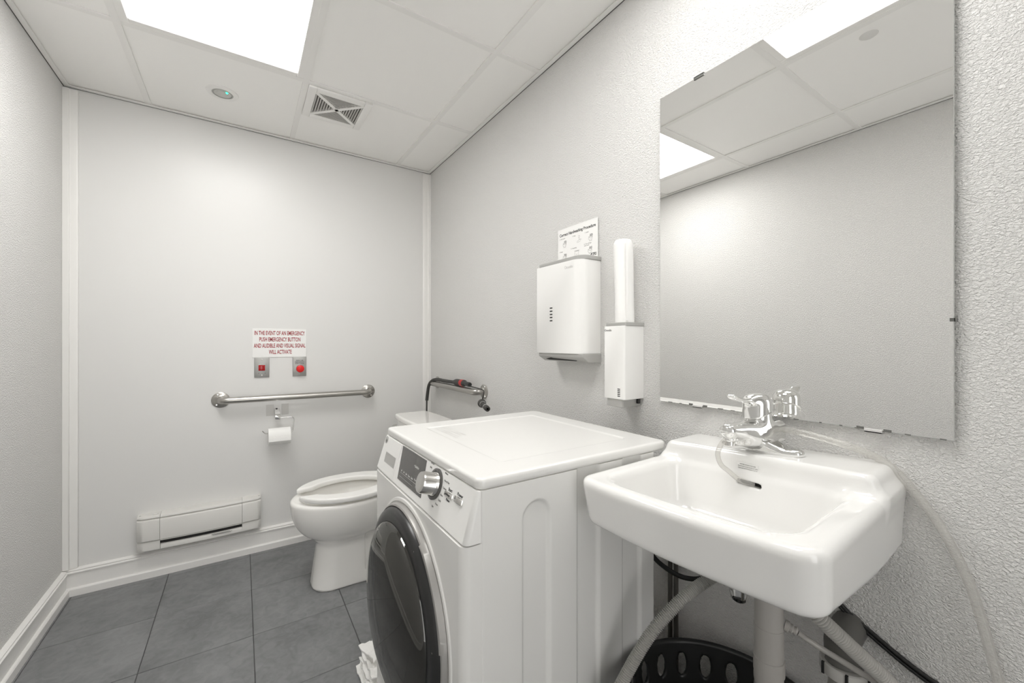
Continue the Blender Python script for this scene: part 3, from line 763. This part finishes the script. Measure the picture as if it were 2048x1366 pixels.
sd = thing('towel_dispenser', (XW, .888, .92), 'small narrow white dispenser with a paper roll standing on top, left of the mirror', 'dispenser')
link('cover', dispenser_cover(.969, .846, .932, .946, 1.173, .006, 3), M['plastic_w'], sd)
link('top_band', dispenser_cover(.973, .844, .929, 1.1732, 1.184, .006, 3), M['plastic_g'], sd)
link('base', dispenser_cover(.975, .858, .926, .921, .9458, .006, 3), M['plastic_g'], sd)
link('latch', box((1.035, .8485, .930), (1.045, .8575, .9458), .001, 1), M['dark'], sd)
for k in range(5):
    z = .978 - k * .0055
    link('sight_slot', box((.9682, .864, z - .0013), (.9692, .874, z + .0013), .0003, 1), M['void'], sd)
link('lettering', text_mesh('Onvolis', .0095, (.9686, .9135, 1.160), (0, -1, 0), (0, 0, 1), bold=.0001), M['ink_grey'], sd)

# paper roll standing on it (slightly crooked, soft outline)
bm = bmesh.new(); n_s = 40; rings = []; rg = random.Random(4)
ph = [rg.uniform(0, 6) for _ in range(6)]
for k in range(61):
    t = k / 60; z = 1.1842 + t * .262
    cxr = 1.0105 + .003 * t; cyr = .881 + .010 * t
    row = []
    rad = .0300 * (1 - (.0 if k < 58 else (.05 if k == 58 else (.11 if k == 59 else .2)))) * (1 + .012 * math.sin(t * 9 + ph[0]))
    for q in range(n_s):
        a = 2 * math.pi * q / n_s
        rr_ = rad * (1 + .018 * math.sin(2 * a + ph[1] + t * 3) + .01 * math.sin(5 * a + ph[2] + 7 * t) + .004 * math.sin(40 * t * math.pi + 2 * a))
        row.append(bm.verts.new((cxr + rr_ * math.cos(a), cyr + rr_ * .97 * math.sin(a), z)))
    rings.append(row)
for a, b in zip(rings[:-1], rings[1:]):
    for q in range(n_s): bm.faces.new((a[q], a[(q + 1) % n_s], b[(q + 1) % n_s], b[q]))
bm.faces.new(rings[0][::-1]); bm.faces.new(rings[-1])
pr = setp(link('paper_roll', bm_mesh(bm, 60), M['paper']), 'tall narrow white paper towel roll standing on the small dispenser', 'paper roll')
link('loose_edge', box((.988, .8505, 1.190), (.9905, .8575, 1.438), .0008, 1), M['paper'], pr)

# ---- handwashing card
hc = thing('handwashing_card', (XW, 1.15, 1.40), 'white printed handwashing card tucked above the large dispenser', 'sign')
cx_ = XW - .004
link('card', box((cx_ - .0012, 1.041, 1.400), (cx_, 1.259, 1.567)), M['card'], hc)
link('mount', box((cx_, 1.06, 1.42), (XW, 1.24, 1.55)), M['card'], hc)
cxf = cx_ - .0013; XD, YD = (0, -1, 0), (0, 0, 1)
link('heading', text_mesh('Correct Handwashing Procedure', .0158, (cxf, 1.150, 1.5425), XD, YD, .93, bold=.00035), M['ink'], hc)
steps = [('1. Wet hands', 1.249, 1.528, 'h'), ('2. Soap', 1.174, 1.526, 'p'), ('3. Lather', 1.107, 1.525, 'h'), ('4. Rinse', 1.249, 1.478, 'h'), ('5. Towel dry', 1.182, 1.480, 't'), ('6. Turn off taps\nwith towel', 1.110, 1.480, 'h')]
rs = random.Random(5)
for s_, y, z, kd in steps:
    link('lettering', text_mesh(s_, .0060, (cxf, y, z), XD, YD, align='LEFT'), M['ink_grey'], hc)
    stk = []
    if kd == 'h':
        for k in range(5):
            b0 = (.0 + k * .0026, 0.0); stk.append([(b0[0], 0), (b0[0] + .002, .008 + rs.uniform(0, .003)), (b0[0] + .0042, .0082), (b0[0] + .0026, 0)])
        stk += [[(-.004, .002), (-.006, -.006), (0, -.014), (.010, -.013), (.0145, -.004), (.013, 0)], [(-.004, .002), (-.001, -.003), (.004, -.004)], [(.016, .006), (.011, -.002), (.006, -.008)], [(.002, -.012), (.001, -.018)], [(.009, -.012), (.010, -.018)]]
        off = (.026, -.020)
    elif kd == 'p':
        stk += [[(.004, .010), (.004, .002), (.010, .002), (.010, .010), (.004, .010)], [(.007, .002), (.007, -.004), (.018, -.006)], [(-.004, -.010), (.004, -.008), (.010, -.004), (.020, -.006)], [(-.006, -.014), (.004, -.014), (.016, -.010)]]
        off = (.030, -.014)
    else:
        stk += [[(-.010, .006), (-.010, -.012), (-.006, -.017), (.006, -.017), (.010, -.012), (.010, .006), (-.010, .006)], [(-.013, .008), (.013, .008), (.010, .006)], [(-.004, -.006), (.003, -.005)], [(-.010, -.011), (.010, -.011)]]
        off = (.032, -.020)
    link('sketch', ribbons([[(a + off[0], b + off[1]) for a, b in s2] for s2 in stk], .00075, (cxf, y, z), XD, YD), M['ink_grey'], hc)
lg = link('logo', ribbons([[(0, -.006), (.001, .0015)], [(.0005, .0028), (.004, .0045), (.0052, .001), (.002, -.001)]], .0028, (cxf, 1.075, 1.440), XD, YD), M['ink'], hc)
link('lettering', text_mesh('Region\nof Peel', .0068, (cxf, 1.0665, 1.4405), XD, YD, align='LEFT', spacing=.85, bold=.0002), M['ink'], hc)

# ================================================================== END WALL FITTINGS
es = thing('emergency_sign', (.179, YB, 1.042), 'white sign with red emergency instructions over two steel plates', 'sign')
link('board', box((.048, YB - .003, 1.042), (.309, YB, 1.198), .0006, 1), M['card'], es)
for k, s_ in enumerate(['IN THE EVENT OF AN EMERGENCY', 'PUSH EMERGENCY BUTTON', 'AND AUDIBLE AND VISUAL SIGNAL', 'WILL ACTIVATE']):
    me = text_mesh(s_, .031, (0, 0, 0), (1, 0, 0), (0, 0, 1), 1, bold=.0006)
    wds = (.243, .198, .249, .110)[k]
    co = np.array([v.co[:] for v in me.vertices]); x0, x1 = co[:, 0].min(), co[:, 0].max(); z0, z1 = co[:, 2].min(), co[:, 2].max()
    sc = wds / (x1 - x0); zc = 1.1745 - k * .0345
    for v in me.vertices:
        v.co.x = .1795 + (v.co.x - (x0 + x1) / 2) * sc; v.co.z = zc + (v.co.z - (z0 + z1) / 2) * (.0235 / (z1 - z0)); v.co.y = YB - .0033 + v.co.y * .5
    link('lettering', me, M['ink_red'], es)
pl1 = thing('signal_plate', (.092, YB, .933), 'steel wall plate with a square dark red light, left under the emergency sign', 'wall plate')
link('plate', box((.057, YB - .006, .933), (.127, YB, 1.043), .0022, 2), M['plate'], pl1)
link('bezel', box((.073, YB - .0075, .967), (.1105, YB - .0055, 1.0045), .001, 1), M['plate'], pl1)
link('lamp', box((.076, YB - .0125, .970), (.107, YB - .007, 1.001), .0025, 2), M['redlens'], pl1)
for z in (.945, 1.030): link('screw', lathe([(0, .0022), (.0035, .0018), (.0042, 0)], (.092, YB - .006, z), (0, -1, 0), 16), M['steel'], pl1)
for x in (.078, .107): link('screw', lathe([(0, .001), (.0016, .0008), (.0018, 0)], (x, YB - .006, .9565), (0, -1, 0), 10), M['dark'], pl1)
pl2 = thing('emergency_button', (.274, YB, .933), 'steel wall plate with a round red push button, right under the emergency sign', 'button')
link('plate', box((.2395, YB - .006, .933), (.3085, YB, 1.043), .0022, 2), M['plate'], pl2)
link('button', lathe([(.011, 0), (.011, .012), (.019, .014), (.0205, .018), (.019, .024), (.012, .028), (0, .029)], (.276, YB - .006, .975), (0, -1, 0), 32), M['red'], pl2)
for z in (.945, 1.032): link('screw', lathe([(0, .0022), (.0030, .0018), (.0038, 0)], (.274, YB - .006, z), (0, -1, 0), 16), M['steel'], pl2)
link('lettering', text_mesh('PRESS FOR\nEMERGENCY\nASSISTANCE', .0085, (.274, YB - .0063, 1.0125), (1, 0, 0), (0, 0, 1), .95, bold=.00015), M['ink'], pl2)

# ---- grab bars
def grab_bar(name, p0, p1, n, label, r=.0165, off=.052, flr=.038, bend=.03):
    p0, p1, n = Vector(p0), Vector(p1), Vector(n); d = (p1 - p0).normalized()
    t = thing(name, (p0 + p1) / 2, label, 'grab bar')
    path = [p0, p0 + n * (off - bend)]
    for k in range(1, 8):
        a = math.pi / 2 * k / 8; path.append(p0 + n * (off - bend + bend * math.sin(a)) + d * (bend - bend * math.cos(a)))
    path.append(p0 + n * off + d * bend); path.append(p0 + n * off + d * (bend + .02))
    path += [(p0 + n * off + d * bend).lerp(p1 + n * off - d * bend, f) for f in (.25, .5, .75)]
    path.append(p1 + n * off - d * (bend + .02)); path.append(p1 + n * off - d * bend)
    for k in range(7, 0, -1):
        a = math.pi / 2 * k / 8; path.append(p1 + n * (off - bend + bend * math.sin(a)) - d * (bend - bend * math.cos(a)))
    path += [p1 + n * (off - bend), p1]
    link('bar', tube(path, r, 24), M['steel'], t)
    for p in (p0, p1):
        f = link('flange', lathe([(flr, 0), (flr, .004), (flr - .003, .0065), (r + .010, .008), (r + .003, .012), (r, .016)], p, n, 40), M['steel'], t)
        u = d; v = n.cross(d)
        for k in range(3):
            a = math.radians(90 + 120 * k + (25 if p is p0 else -25)); c = p + (u * math.cos(a) + v * math.sin(a)) * (flr * .76) + n * .007
            link('screw', lathe([(0, .0025), (.0042, .0018), (.005, 0)], c, n, 14), M['chrome'], f)
    return t
grab_bar('grab_bar', (-.090, YB, .825), (.652, YB, .823), (0, -1, 0), 'long stainless grab bar on the white end wall above the toilet paper', flr=.040)
grab_bar('grab_bar', (XW, 2.470, .866), (XW, 1.862, .866), (-1, 0, 0), 'stainless grab bar on the grey right wall with a black cord draped over it', flr=.038)

# ---- toilet paper holder, roll, tape
tph = thing('toilet_paper_holder', (.160, YB, .62), 'chrome bent-wire toilet paper holder below the long grab bar', 'holder')
link('mount', prism([(YB, .722), (YB, .760), (YB - .010, .760), (YB - .060, .735), (YB - .072, .722), (YB - .066, .707), (YB - .010, .722)], 'x', .150, .176, .002, 1), M['chrome'], tph)
link('mount_screw', lathe([(.004, 0), (.005, .004), (0, .006)], (.161, YB - .010, .757), (0, -.4, 1), 14), M['dark'], tph)
wire = [(.166, YB - .064, .716), (.205, YB - .064, .716), (.225, YB - .064, .716), (.236, YB - .064, .712), (.240, YB - .064, .700), (.239, YB - .064, .68), (.236, YB - .064, .650), (.234, YB - .064, .640), (.222, YB - .064, .634), (.20, YB - .064, .634), (.14, YB - .064, .636), (.112, YB - .064, .638), (.102, YB - .066, .642), (.092, YB - .068, .655)]
link('wire', tube(catmull([Vector(p) for p in wire], 4), .0031, 10), M['chrome'], tph)
tr = setp(link('toilet_paper_roll', lathe([(.0185, 0), (.043, 0), (.044, .001), (.044, .104), (.043, .105), (.0185, .105), (.0185, 0)], (.118, YB - .064, .6185), (1, 0, 0), 48, cap=False), M['paper']), 'white toilet paper roll on the chrome wire holder', 'toilet paper')
link('paper_flap', prism([(YB - .1085, .620), (YB - .1105, .620), (YB - .1125, .600), (YB - .108, .594), (YB - .1065, .60)], 'x', .119, .222), M['paper'], tr)
link('core', lathe([(.0183, .001), (.0165, .001), (.0165, .104), (.0183, .104), (.0183, .001)], (.118, YB - .064, .6185), (1, 0, 0), 32, cap=False), mat('roll_core', (.35, .33, .3), .8), tr)
for (a, b, ps) in (((.112, .721), (.148, .783), 'left'), ((.186, .721), (.220, .783), 'right')):
    bm = bmesh.new(); box_bm(bm, (a[0], YB - .0012, a[1]), (b[0], YB - .0001, b[1]), .0003, 1)
    for k in range(9):
        x = a[0] + .002 + k * (b[0] - a[0] - .004) / 8; box_bm(bm, (x - .0006, YB - .0017, a[1]), (x + .0006, YB - .0010, b[1]))
    setp(link('tape_strip', bm_mesh(bm), M['tape']), 'clear ribbed tape strip on the wall, %s of the paper holder mount' % ps, 'tape')

# ---- wall heater
ht = thing('wall_heater', (-.16, YB, .138), 'white baseboard-style wall heater with a dark outlet slot on the end wall', 'heater')
def heater_y(x):      # front face bows outward
    t = (x + .160) / .250; return YB - .072 + .016 * t * t + .02 * max(0, abs(t) - .93) / .07 * .6
def heater_seg(x0, x1, z0, z1, back=YB, inset=0.0, n=10, topround=.008):
    bm = bmesh.new(); pr_ = []
    for k in range(n + 1):
        x = x0 + (x1 - x0) * k / n; y = heater_y(x) + inset
        pr_.append([bm.verts.new(p) for p in ((x, back, z0), (x, y + .003, z0), (x, y, z0 + .003), (x, y, z1 - topround), (x, y + topround * .4, z1 - topround * .3), (x, y + topround, z1), (x, back, z1))])
    for a, b in zip(pr_[:-1], pr_[1:]):
        for q in range(7): bm.faces.new((a[q], a[(q + 1) % 7], b[(q + 1) % 7], b[q]))
    bm.faces.new(pr_[0]); bm.faces.new(pr_[-1][::-1]); bmesh.ops.recalc_face_normals(bm, faces=bm.faces[:])
    return bm_mesh(bm, 40)
HX = (-.408, -.322, .002, .086)
for nm, a, b in (('end_cap', HX[0], HX[1] - .0012), ('cover', HX[1], HX[2]), ('end_cap', HX[2] + .0012, HX[3])):
    link(nm, heater_seg(a, b, .188, .288), M['plastic_heater'], ht)
    link('top_rail', heater_seg(a, b, .2895, .304, inset=.006), M['plastic_heater'], ht)
    if nm == 'end_cap': link('lower_cap', heater_seg(a, b, .140, .187, inset=.007), M['plastic_heater'], ht)
link('lower_rail', heater_seg(HX[1], HX[2], .140, .166, inset=.009), M['plastic_heater'], ht)
link('lip', heater_seg(HX[1], HX[2], .1825, .1875, inset=.002, topround=.002), M['plastic_heater'], ht)
link('outlet', heater_seg(HX[1], HX[2], .1664, .182, inset=.013, topround=.002), M['void'], ht)
link('rating_label', ribbons([[(0, .003), (.075, .003)], [(0, 0), (.085, 0)], [(.004, -.003), (.08, -.003)]], .0016, (-.125, heater_y(-.1) + .0085, .159), (1, 0, 0), (0, 0, 1), .001), M['ink_grey'], ht)
link('thermostat_knob', lathe([(.011, 0), (.011, .003), (.009, .005), (0, .005)], (-.343, YB - .035, .304), (0, 0, 1), 24), M['plastic_heater'], ht)
for x in (-.398, .078): link('screw', lathe([(0, .002), (.003, .0015), (.0035, 0)], (x, YB - .03, .304), (0, 0, 1), 10), M['plastic_g'], ht)

# ================================================================== TOILET
TY = 2.090
toilet = thing('toilet', (.55, TY, 0), 'white toilet with open-front seat beyond the washing machine', 'toilet')
def egg(x, y, x0, xc, x1, hw):
    """signed-ish distance to an egg outline: front tip x0, widest xc, back x1, half width hw"""
    dx = x - xc; a = np.where(dx < 0, xc - x0, x1 - xc); b = hw
    q = np.sqrt((dx / a) ** 2 + ((y - TY) / b) ** 2) + 1e-9
    g = np.sqrt((dx / a ** 2) ** 2 + ((y - TY) / b ** 2) ** 2) + 1e-9
    return q * (q - 1) / g
def sdf_toilet(x, y, z):
    p = np.clip((.405 - z) / .185, 0, 1)
    s = np.sqrt(np.maximum(1 - (p * .93) ** 2.4, .02))
    bowl = egg(x, y, .182 + .15 * (1 - s), .43, .68, .050 + .131 * s)
    bowl = smax(bowl, np.maximum(z - .405, .215 - z), .016)
    q = np.clip(z / .25, 0, 1)
    ped = rrect(np.abs(x - (.535 + .012 * q)) - (.268 - .020 * q), np.abs(y - TY) - (.104 - .016 * q + .012 * np.clip((x - .4) / .3, 0, 1) * (1 - q)), .085)
    ped = smax(ped, np.maximum(z - .27, -.0 - z), .004)
    deck = rrect(np.abs(x - .75) - .165, np.abs(y - TY) - .105, .03)
    deck = smax(deck, np.maximum(z - .385, .02 - z), .02)
    s_ = smin(smin(bowl, ped, .035), deck, .04)
    # side recesses of the trapway
    rec = smax(rrect(np.abs(x - .555) - .066, np.abs(z - .135) - .095, .02), np.maximum(.082 - np.abs(y - TY), -1), .012)
    stepb = smax(rrect(np.abs(x - .585) - .05, np.abs(z - .075) - .022, .01), .030 - np.abs(y - TY), .01)
    s_ = smax(s_, -smax(rec, .078 - np.abs(y - TY), .01), .014)
    pit = smax(egg(x, y, .225, .43, .600, .135) + .35 * np.maximum(.38 - z, 0), .235 - z, .05)
    return smax(s_, -pit, .014)
link('bowl', sdf_mesh(sdf_toilet, (.172, 1.885, -.006), (.925, 2.295, .415), .006), M['china_toilet'], toilet)
def sdf_seat(x, y, z):
    o_ = egg(x, y, .203, .43, .690, .184); i_ = egg(x, y, .262, .425, .590, .112)
    zt = .438; zb_ = .414
    d = smax(np.maximum(o_, -i_), np.maximum(z - zt, zb_ - z), .008)
    gap = rrect(np.abs(x - .20) - .10, np.abs(y - TY) - (.046 + .10 * np.clip(x - .19, 0, .1)), .01)
    d = smax(d, -gap, .012)
    return smax(d, x - .655, .01)
link('seat', sdf_mesh(sdf_seat, (.180, 1.890, .405), (.670, 2.290, .446), .004), M['seat'], toilet)
for y in (TY - .07, TY + .07):
    link('hinge', lathe([(.016, 0), (.016, .018), (.012, .024), (0, .025)], (.665, y, .406), (0, 0, 1), 24), M['seat'], toilet)
def sdf_tank(x, y, z):
    d = rrect(np.abs(x - (.83 + .0)) - (.092 + .05 * (z - .68)), np.abs(y - 2.10) - (.222 + .06 * (z - .68)), .03)
    return smax(d, np.maximum(z - .686, .386 - z), .01)
link('tank', sdf_mesh(sdf_tank, (.72, 1.86, .38), (.93, 2.34, .694), .006), M['china_toilet'], toilet)
def sdf_tlid(x, y, z):
    d = rrect(np.abs(x - .828 + .5 * 0) - (.110 - .28 * (y - 2.10) ** 2), np.abs(y - 2.10) - .236, .028)
    return smax(d, np.maximum(z - .716, .686 - z), .012)
link('tank_lid', sdf_mesh(sdf_tlid, (.705, 1.85, .680), (.95, 2.35, .722), .004), M['china_toilet'], toilet)
link('flush_lever', tube([(.728, 2.285, .655), (.712, 2.285, .655), (.706, 2.275, .655), (.704, 2.23, .650)], .006, 12), M['chrome'], toilet)
link('bolt_cap', lathe([(.013, 0), (.013, .008), (.008, .016), (0, .018)], (.60, TY - .118, .0), (0, 0, 1), 20), M['china_toilet'], toilet)

# ================================================================== CORDS ON THE RIGHT GRAB BAR
XB = XW - .052
cd = thing('draped_cord', (XB, 2.25, .66), 'black foam-sleeved cord with a red band draped over the right wall grab bar', 'cord')
cp = [(XB - .02, 2.480, .56), (XB - .02, 2.480, .60), (XB - .02, 2.478, .68), (XB - .02, 2.476, .77)]
link('cable', tube(catmull([Vector(p) for p in cp], 6), .0050, 10), M['foam'], cd)
sl = [(XB - .02, 2.476, .755), (XB - .018, 2.468, .80), (XB - .016, 2.452, .850), (XB - .010, 2.425, .878), (XB - .004, 2.385, .892), (XB, 2.33, .896), (XB, 2.26, .895), (XB, 2.18, .896), (XB, 2.10, .898)]
link('sleeve', tube(catmull([Vector(p) for p in sl], 6), .0100, 14), M['foam'], cd)
link('grip', tube([(XB, 2.115, .899), (XB, 2.095, .9), (XB, 2.08, .901), (XB, 1.99, .902), (XB, 1.975, .902)], lambda i: (.012, .0165, .018, .018, .013)[i], 18), M['foam'], cd)
link('band', tube([(XB, 2.026, .902), (XB, 1.995, .902)], .0186, 18), mat('red_band', (.42, .012, .012), .35), cd)
link('tip', tube([(XB, 1.985, .902), (XB, 1.930, .900), (XB, 1.922, .9)], lambda i: (.012, .0125, .0105)[i], 16), M['dark'], cd)
hn = thing('hanging_nozzle', (.975, 1.66, .83), 'small black nozzle with white rings hanging by a thin wire at the right grab bar', 'nozzle')
wr = [(XB, 1.93, .892), (XB, 1.88, .890), (XB - .006, 1.80, .889), (XB - .02, 1.745, .889), (XB - .03, 1.722, .884), (XB - .033, 1.720, .870), (XB - .034, 1.727, .850), (XB - .034, 1.729, .838)]
link('wire', tube(catmull([Vector(p) for p in wr], 6), .0030, 8), M['foam'], hn)
na = Vector((XB - .034, 1.738, .829)); nd = Vector((-.25, -1, -.13)).normalized()
link('body', lathe([(0, -.008), (.012, -.006), (.0205, .003), (.0205, .012), (.014, .022), (.0125, .070), (.0135, .092), (.0125, .108), (.006, .109), (.005, .09)], na, nd, 24, cap=False), M['foam'], hn)
for h_ in (.0215, .074): link('ring', lathe([(.0135, 0), (.0148, .0008), (.0135, .0018)], na + nd * h_, nd, 24, cap=False), M['ink_white'], hn)

# ================================================================== UNDER THE SINK
tp = thing('drain_trap', (.845, .383, .40), 'pale plastic drain pipe and trap hanging under the sink', 'drain pipe')
link('tailpiece', lathe([(.0225, 0), (.0245, .002), (.0245, .085), (.0250, .0855), (.0250, .088), (.0243, .0885), (.0243, .20)], (.845, .383, .490), (0, 0, 1), 32), M['pvc'], tp)
link('trap_bend', tube(catmull([Vector(p) for p in ((.845, .383, .495), (.845, .383, .470), (.853, .375, .435), (.882, .352, .412), (.925, .325, .412), (.952, .306, .432), (.958, .301, .462), (.958, .301, .49))], 7), .0250, 24), M['pvc'], tp)
link('bend_collar', lathe([(.0250, 0), (.0262, .001), (.0262, .029), (.0250, .030)], (.845, .383, .488), (0, 0, 1), 32), M['pvc'], tp)
nut = link('slip_nut', lathe([(.036, 0), (.038, .002), (.038, .020), (.036, .022), (.028, .0225)], (.958, .301, .490), (0, 0, 1), 40), mat('pale_nut', (.50, .49, .47), .35), tp)
for k in range(6):
    a = k * math.pi / 3 + .4
    c = Vector((.958 + .0385 * math.cos(a), .301 + .0385 * math.sin(a), .501))
    link('notch', box((c.x - .0022, c.y - .0022, .490), (c.x + .0022, c.y + .0022, .512)), M['dark'], nut)
link('coupling', tube(catmull([Vector(p) for p in ((.958, .301, .511), (.959, .302, .516), (.966, .306, .526), (.990, .314, .531), (1.03, .320, .531), (XW, .322, .531))], 5), lambda i: .029 if i > 3 else .031, 24), M['rubber'], tp)
link('nipple', lathe([(.010, 0), (.010, .006), (.0075, .008), (.0085, .012), (.0065, .014), (.0075, .018), (.0060, .021)], (.857, .361, .587), (.35, -1, -.25), 18), M['pvc'], tp)
wt = [(.862, .340, .582), (.870, .318, .572), (.905, .285, .545), (.945, .255, .515), (.985, .232, .490), (1.03, .215, .455), (1.05, .21, .40), (1.05, .21, .25), (1.04, .21, .05)]
setp(link('thin_drain_tube', tube(catmull([Vector(p) for p in wt], 8), .0050, 12), M['pvc']), 'thin pale tube running from the trap nipple down to the right', 'tube')
# corrugated washer drain hose: arches behind the trap
ch = [(.60, .655, .05), (.635, .650, .18), (.672, .630, .31), (.705, .614, .385), (.765, .592, .470), (.835, .566, .532), (.899, .545, .566), (.915, .50, .61), (.912, .44, .645), (.895, .378, .662), (.862, .330, .660), (.838, .302, .646), (.878, .262, .592), (.926, .230, .538), (.965, .212, .480), (.985, .205, .40), (.99, .20, .28), (.985, .19, .12)]
cpts = resample(catmull([Vector(p) for p in ch], 20), .0011)
setp(link('corrugated_hose', tube(cpts, lambda i: (.0136, .0129, .0102, .0129)[i % 4], 14), M['hose_grey']), 'grey ribbed drain hose arching under the sink behind the trap', 'hose')
# black power cable down the right wall
bc = [(1.05, .46, .70), (1.05, .40, .64), (1.052, .331, .566), (1.052, .285, .540), (1.052, .245, .520), (1.052, .215, .508), (1.052, .185, .500), (1.052, .12, .487), (1.052, .02, .48), (1.052, -.16, .46), (1.052, -.28, .38), (1.052, -.32, .2), (1.045, -.33, .03)]
bmc = bmesh.new(); tube(catmull([Vector(p) for p in bc], 8), .0042, 10, bm=bmc); tube([p + Vector((-.001, -.002, -.0085)) for p in catmull([Vector(p) for p in bc], 8)], .0035, 10, bm=bmc)
setp(link('power_cable', bm_mesh(bmc, 50), M['blackrubber']), 'black twin power cable running down the right wall below the sink', 'cable')
# black supply hose loop and shut-off valves
sv = thing('shutoff_valve', (1.03, .735, .06), 'dark metal shut-off valve with vertical pipes behind the washer under the sink', 'valve')
link('body', tube([(XW, .752, .535), (1.03, .752, .535), (1.012, .752, .535)], lambda i: (.010, .011, .012)[i], 16), M['copper'], sv)
link('valve_knob', lathe([(.008, 0), (.019, .004), (.021, .010), (.018, .018), (0, .020)], (1.010, .752, .535), (-1, 0, 0), 24), M['dark'], sv)
link('riser', tube([(1.035, .735, .545), (1.035, .735, .30), (1.035, .735, .06)], .0065, 12), M['copper'], sv)
link('riser', tube([(1.035, .716, .545), (1.035, .716, .30), (1.035, .716, .06)], .0065, 12), M['copper'], sv)
link('stub', tube([(XW, .722, .540), (1.03, .722, .540), (1.018, .722, .540)], .010, 14), M['copper'], sv)
bl = [(.99, .84, .60), (1.0, .80, .535), (1.0, .76, .495), (1.006, .70, .478), (1.015, .655, .482), (1.02, .62, .502), (1.03, .59, .54), (1.035, .57, .60)]
setp(link('supply_hose', tube(catmull([Vector(p) for p in bl], 8), .0065, 12), M['blackrubber']), 'black rubber hose looping under the left side of the sink', 'hose')
# chrome capped fitting hanging beside the drain
cf = thing('chrome_fitting', (.885, .455, .60), 'rounded chrome fitting poking out below the sink, left of the drain pipe', 'fitting')
link('cup', lathe([(0, -.0015), (.010, 0), (.0165, .006), (.0195, .018), (.020, .05), (.020, .09)], (.890, .462, .567), (0, 0, 1), 32), M['chrome'], cf)
link('stem', lathe([(.008, 0), (.008, .045)], (.890, .462, .656), (0, 0, 1), 16), M['copper'], cf)

# black laundry basket with oval holes
def sdf_basket(x, y, z):
    t = np.clip(z / .36, 0, 1); a = .165 + .035 * t; b = .185 + .035 * t
    dx, dy = x - .832, y - .454
    q = np.sqrt((dx / a) ** 2 + (dy / b) ** 2) + 1e-9; g = np.sqrt((dx / a ** 2) ** 2 + (dy / b ** 2) ** 2) + 1e-9
    d = q * (q - 1) / g
    shell = np.abs(d + .004) - .0042
    rim = np.hypot(d + .001, (z - .355)) - .0075
    s = np.maximum(shell, np.maximum(z - .358, .004 - z))
    bot = np.maximum(d, np.maximum(z - .012, .002 - z)); s = np.minimum(np.minimum(s, rim), bot)
    ang = np.arctan2(dy / b, dx / a); n_ = 22; u = (ang / (2 * np.pi) * n_) % 1 - .5
    for zc, off in ((.305, 0), (.225, .5), (.145, 0)):
        uu = ((ang / (2 * np.pi) * n_ + off) % 1 - .5) * (2 * np.pi * .19 / n_)
        hole = np.sqrt((uu / .0115) ** 2 + ((z - zc) / .027) ** 2) - 1
        s = np.maximum(s, -hole * .0115)
    return s
setp(link('laundry_basket', sdf_mesh(sdf_basket, (.615, .216, -.002), (1.050, .690, .368), .0042), M['dark']), 'black plastic laundry basket with oval holes on the floor under the sink', 'basket')

# ================================================================== CRUMPLED PAPER ON THE FLOOR
cpap = thing('crumpled_paper', (.335, 1.38, 0), 'crumpled pile of white folded paper on the floor by the washer door', 'paper')
rc = random.Random(21)
def crumple(x0, x1, y0, y1, z, amp, rot, th=.004):
    n1, n2 = 16, 20; from mathutils import noise
    vs = {}; bm = bmesh.new(); c = Vector(((x0 + x1) / 2, (y0 + y1) / 2)); sd_ = rc.uniform(0, 50)
    ca, sa = math.cos(rot), math.sin(rot)
    for s in (0, 1):
        for i in range(n1 + 1):
            for j in range(n2 + 1):
                x = x0 + (x1 - x0) * i / n1 - c.x; y = y0 + (y1 - y0) * j / n2 - c.y
                nz_ = noise.noise(Vector((x * 28 + sd_, y * 28, 0))) * amp + abs(noise.noise(Vector((x * 70, y * 70 + sd_, 3)))) * amp * .5
                jx = noise.noise(Vector((x * 40, y * 40, sd_))) * .008; jy = noise.noise(Vector((y * 40, x * 40, sd_ + 9))) * .008
                X_, Y_ = x + jx, y + jy
                vs[s, i, j] = bm.verts.new((c.x + X_ * ca - Y_ * sa, c.y + X_ * sa + Y_ * ca, max(z + nz_ + amp * .5 - s * th, .001 + .001 * (1 - s))))
    for i in range(n1):
        for j in range(n2):
            bm.faces.new((vs[0, i, j], vs[0, i + 1, j], vs[0, i + 1, j + 1], vs[0, i, j + 1])); bm.faces.new((vs[1, i, j + 1], vs[1, i + 1, j + 1], vs[1, i + 1, j], vs[1, i, j]))
    for i in range(n1):
        for j in (0, n2): bm.faces.new((vs[0, i, j], vs[0, i + 1, j], vs[1, i + 1, j], vs[1, i, j]))
    for j in range(n2):
        for i in (0, n1): bm.faces.new((vs[0, i, j], vs[0, i, j + 1], vs[1, i, j + 1], vs[1, i, j]))
    bmesh.ops.recalc_face_normals(bm, faces=bm.faces[:]); return bm_mesh(bm, 25)
for k, (a, b, c_, d, z, am, ro) in enumerate(((.328, .432, 1.305, 1.47, .004, .012, .03), (.333, .428, 1.305, 1.455, .020, .016, -.04), (.336, .428, 1.305, 1.44, .040, .018, .05), (.340, .424, 1.305, 1.450, .062, .018, -.03), (.345, .388, 1.36, 1.462, .082, .008, .25))):
    link('sheet', crumple(a, b, c_, d, z, am, ro), M['paper'], cpap)
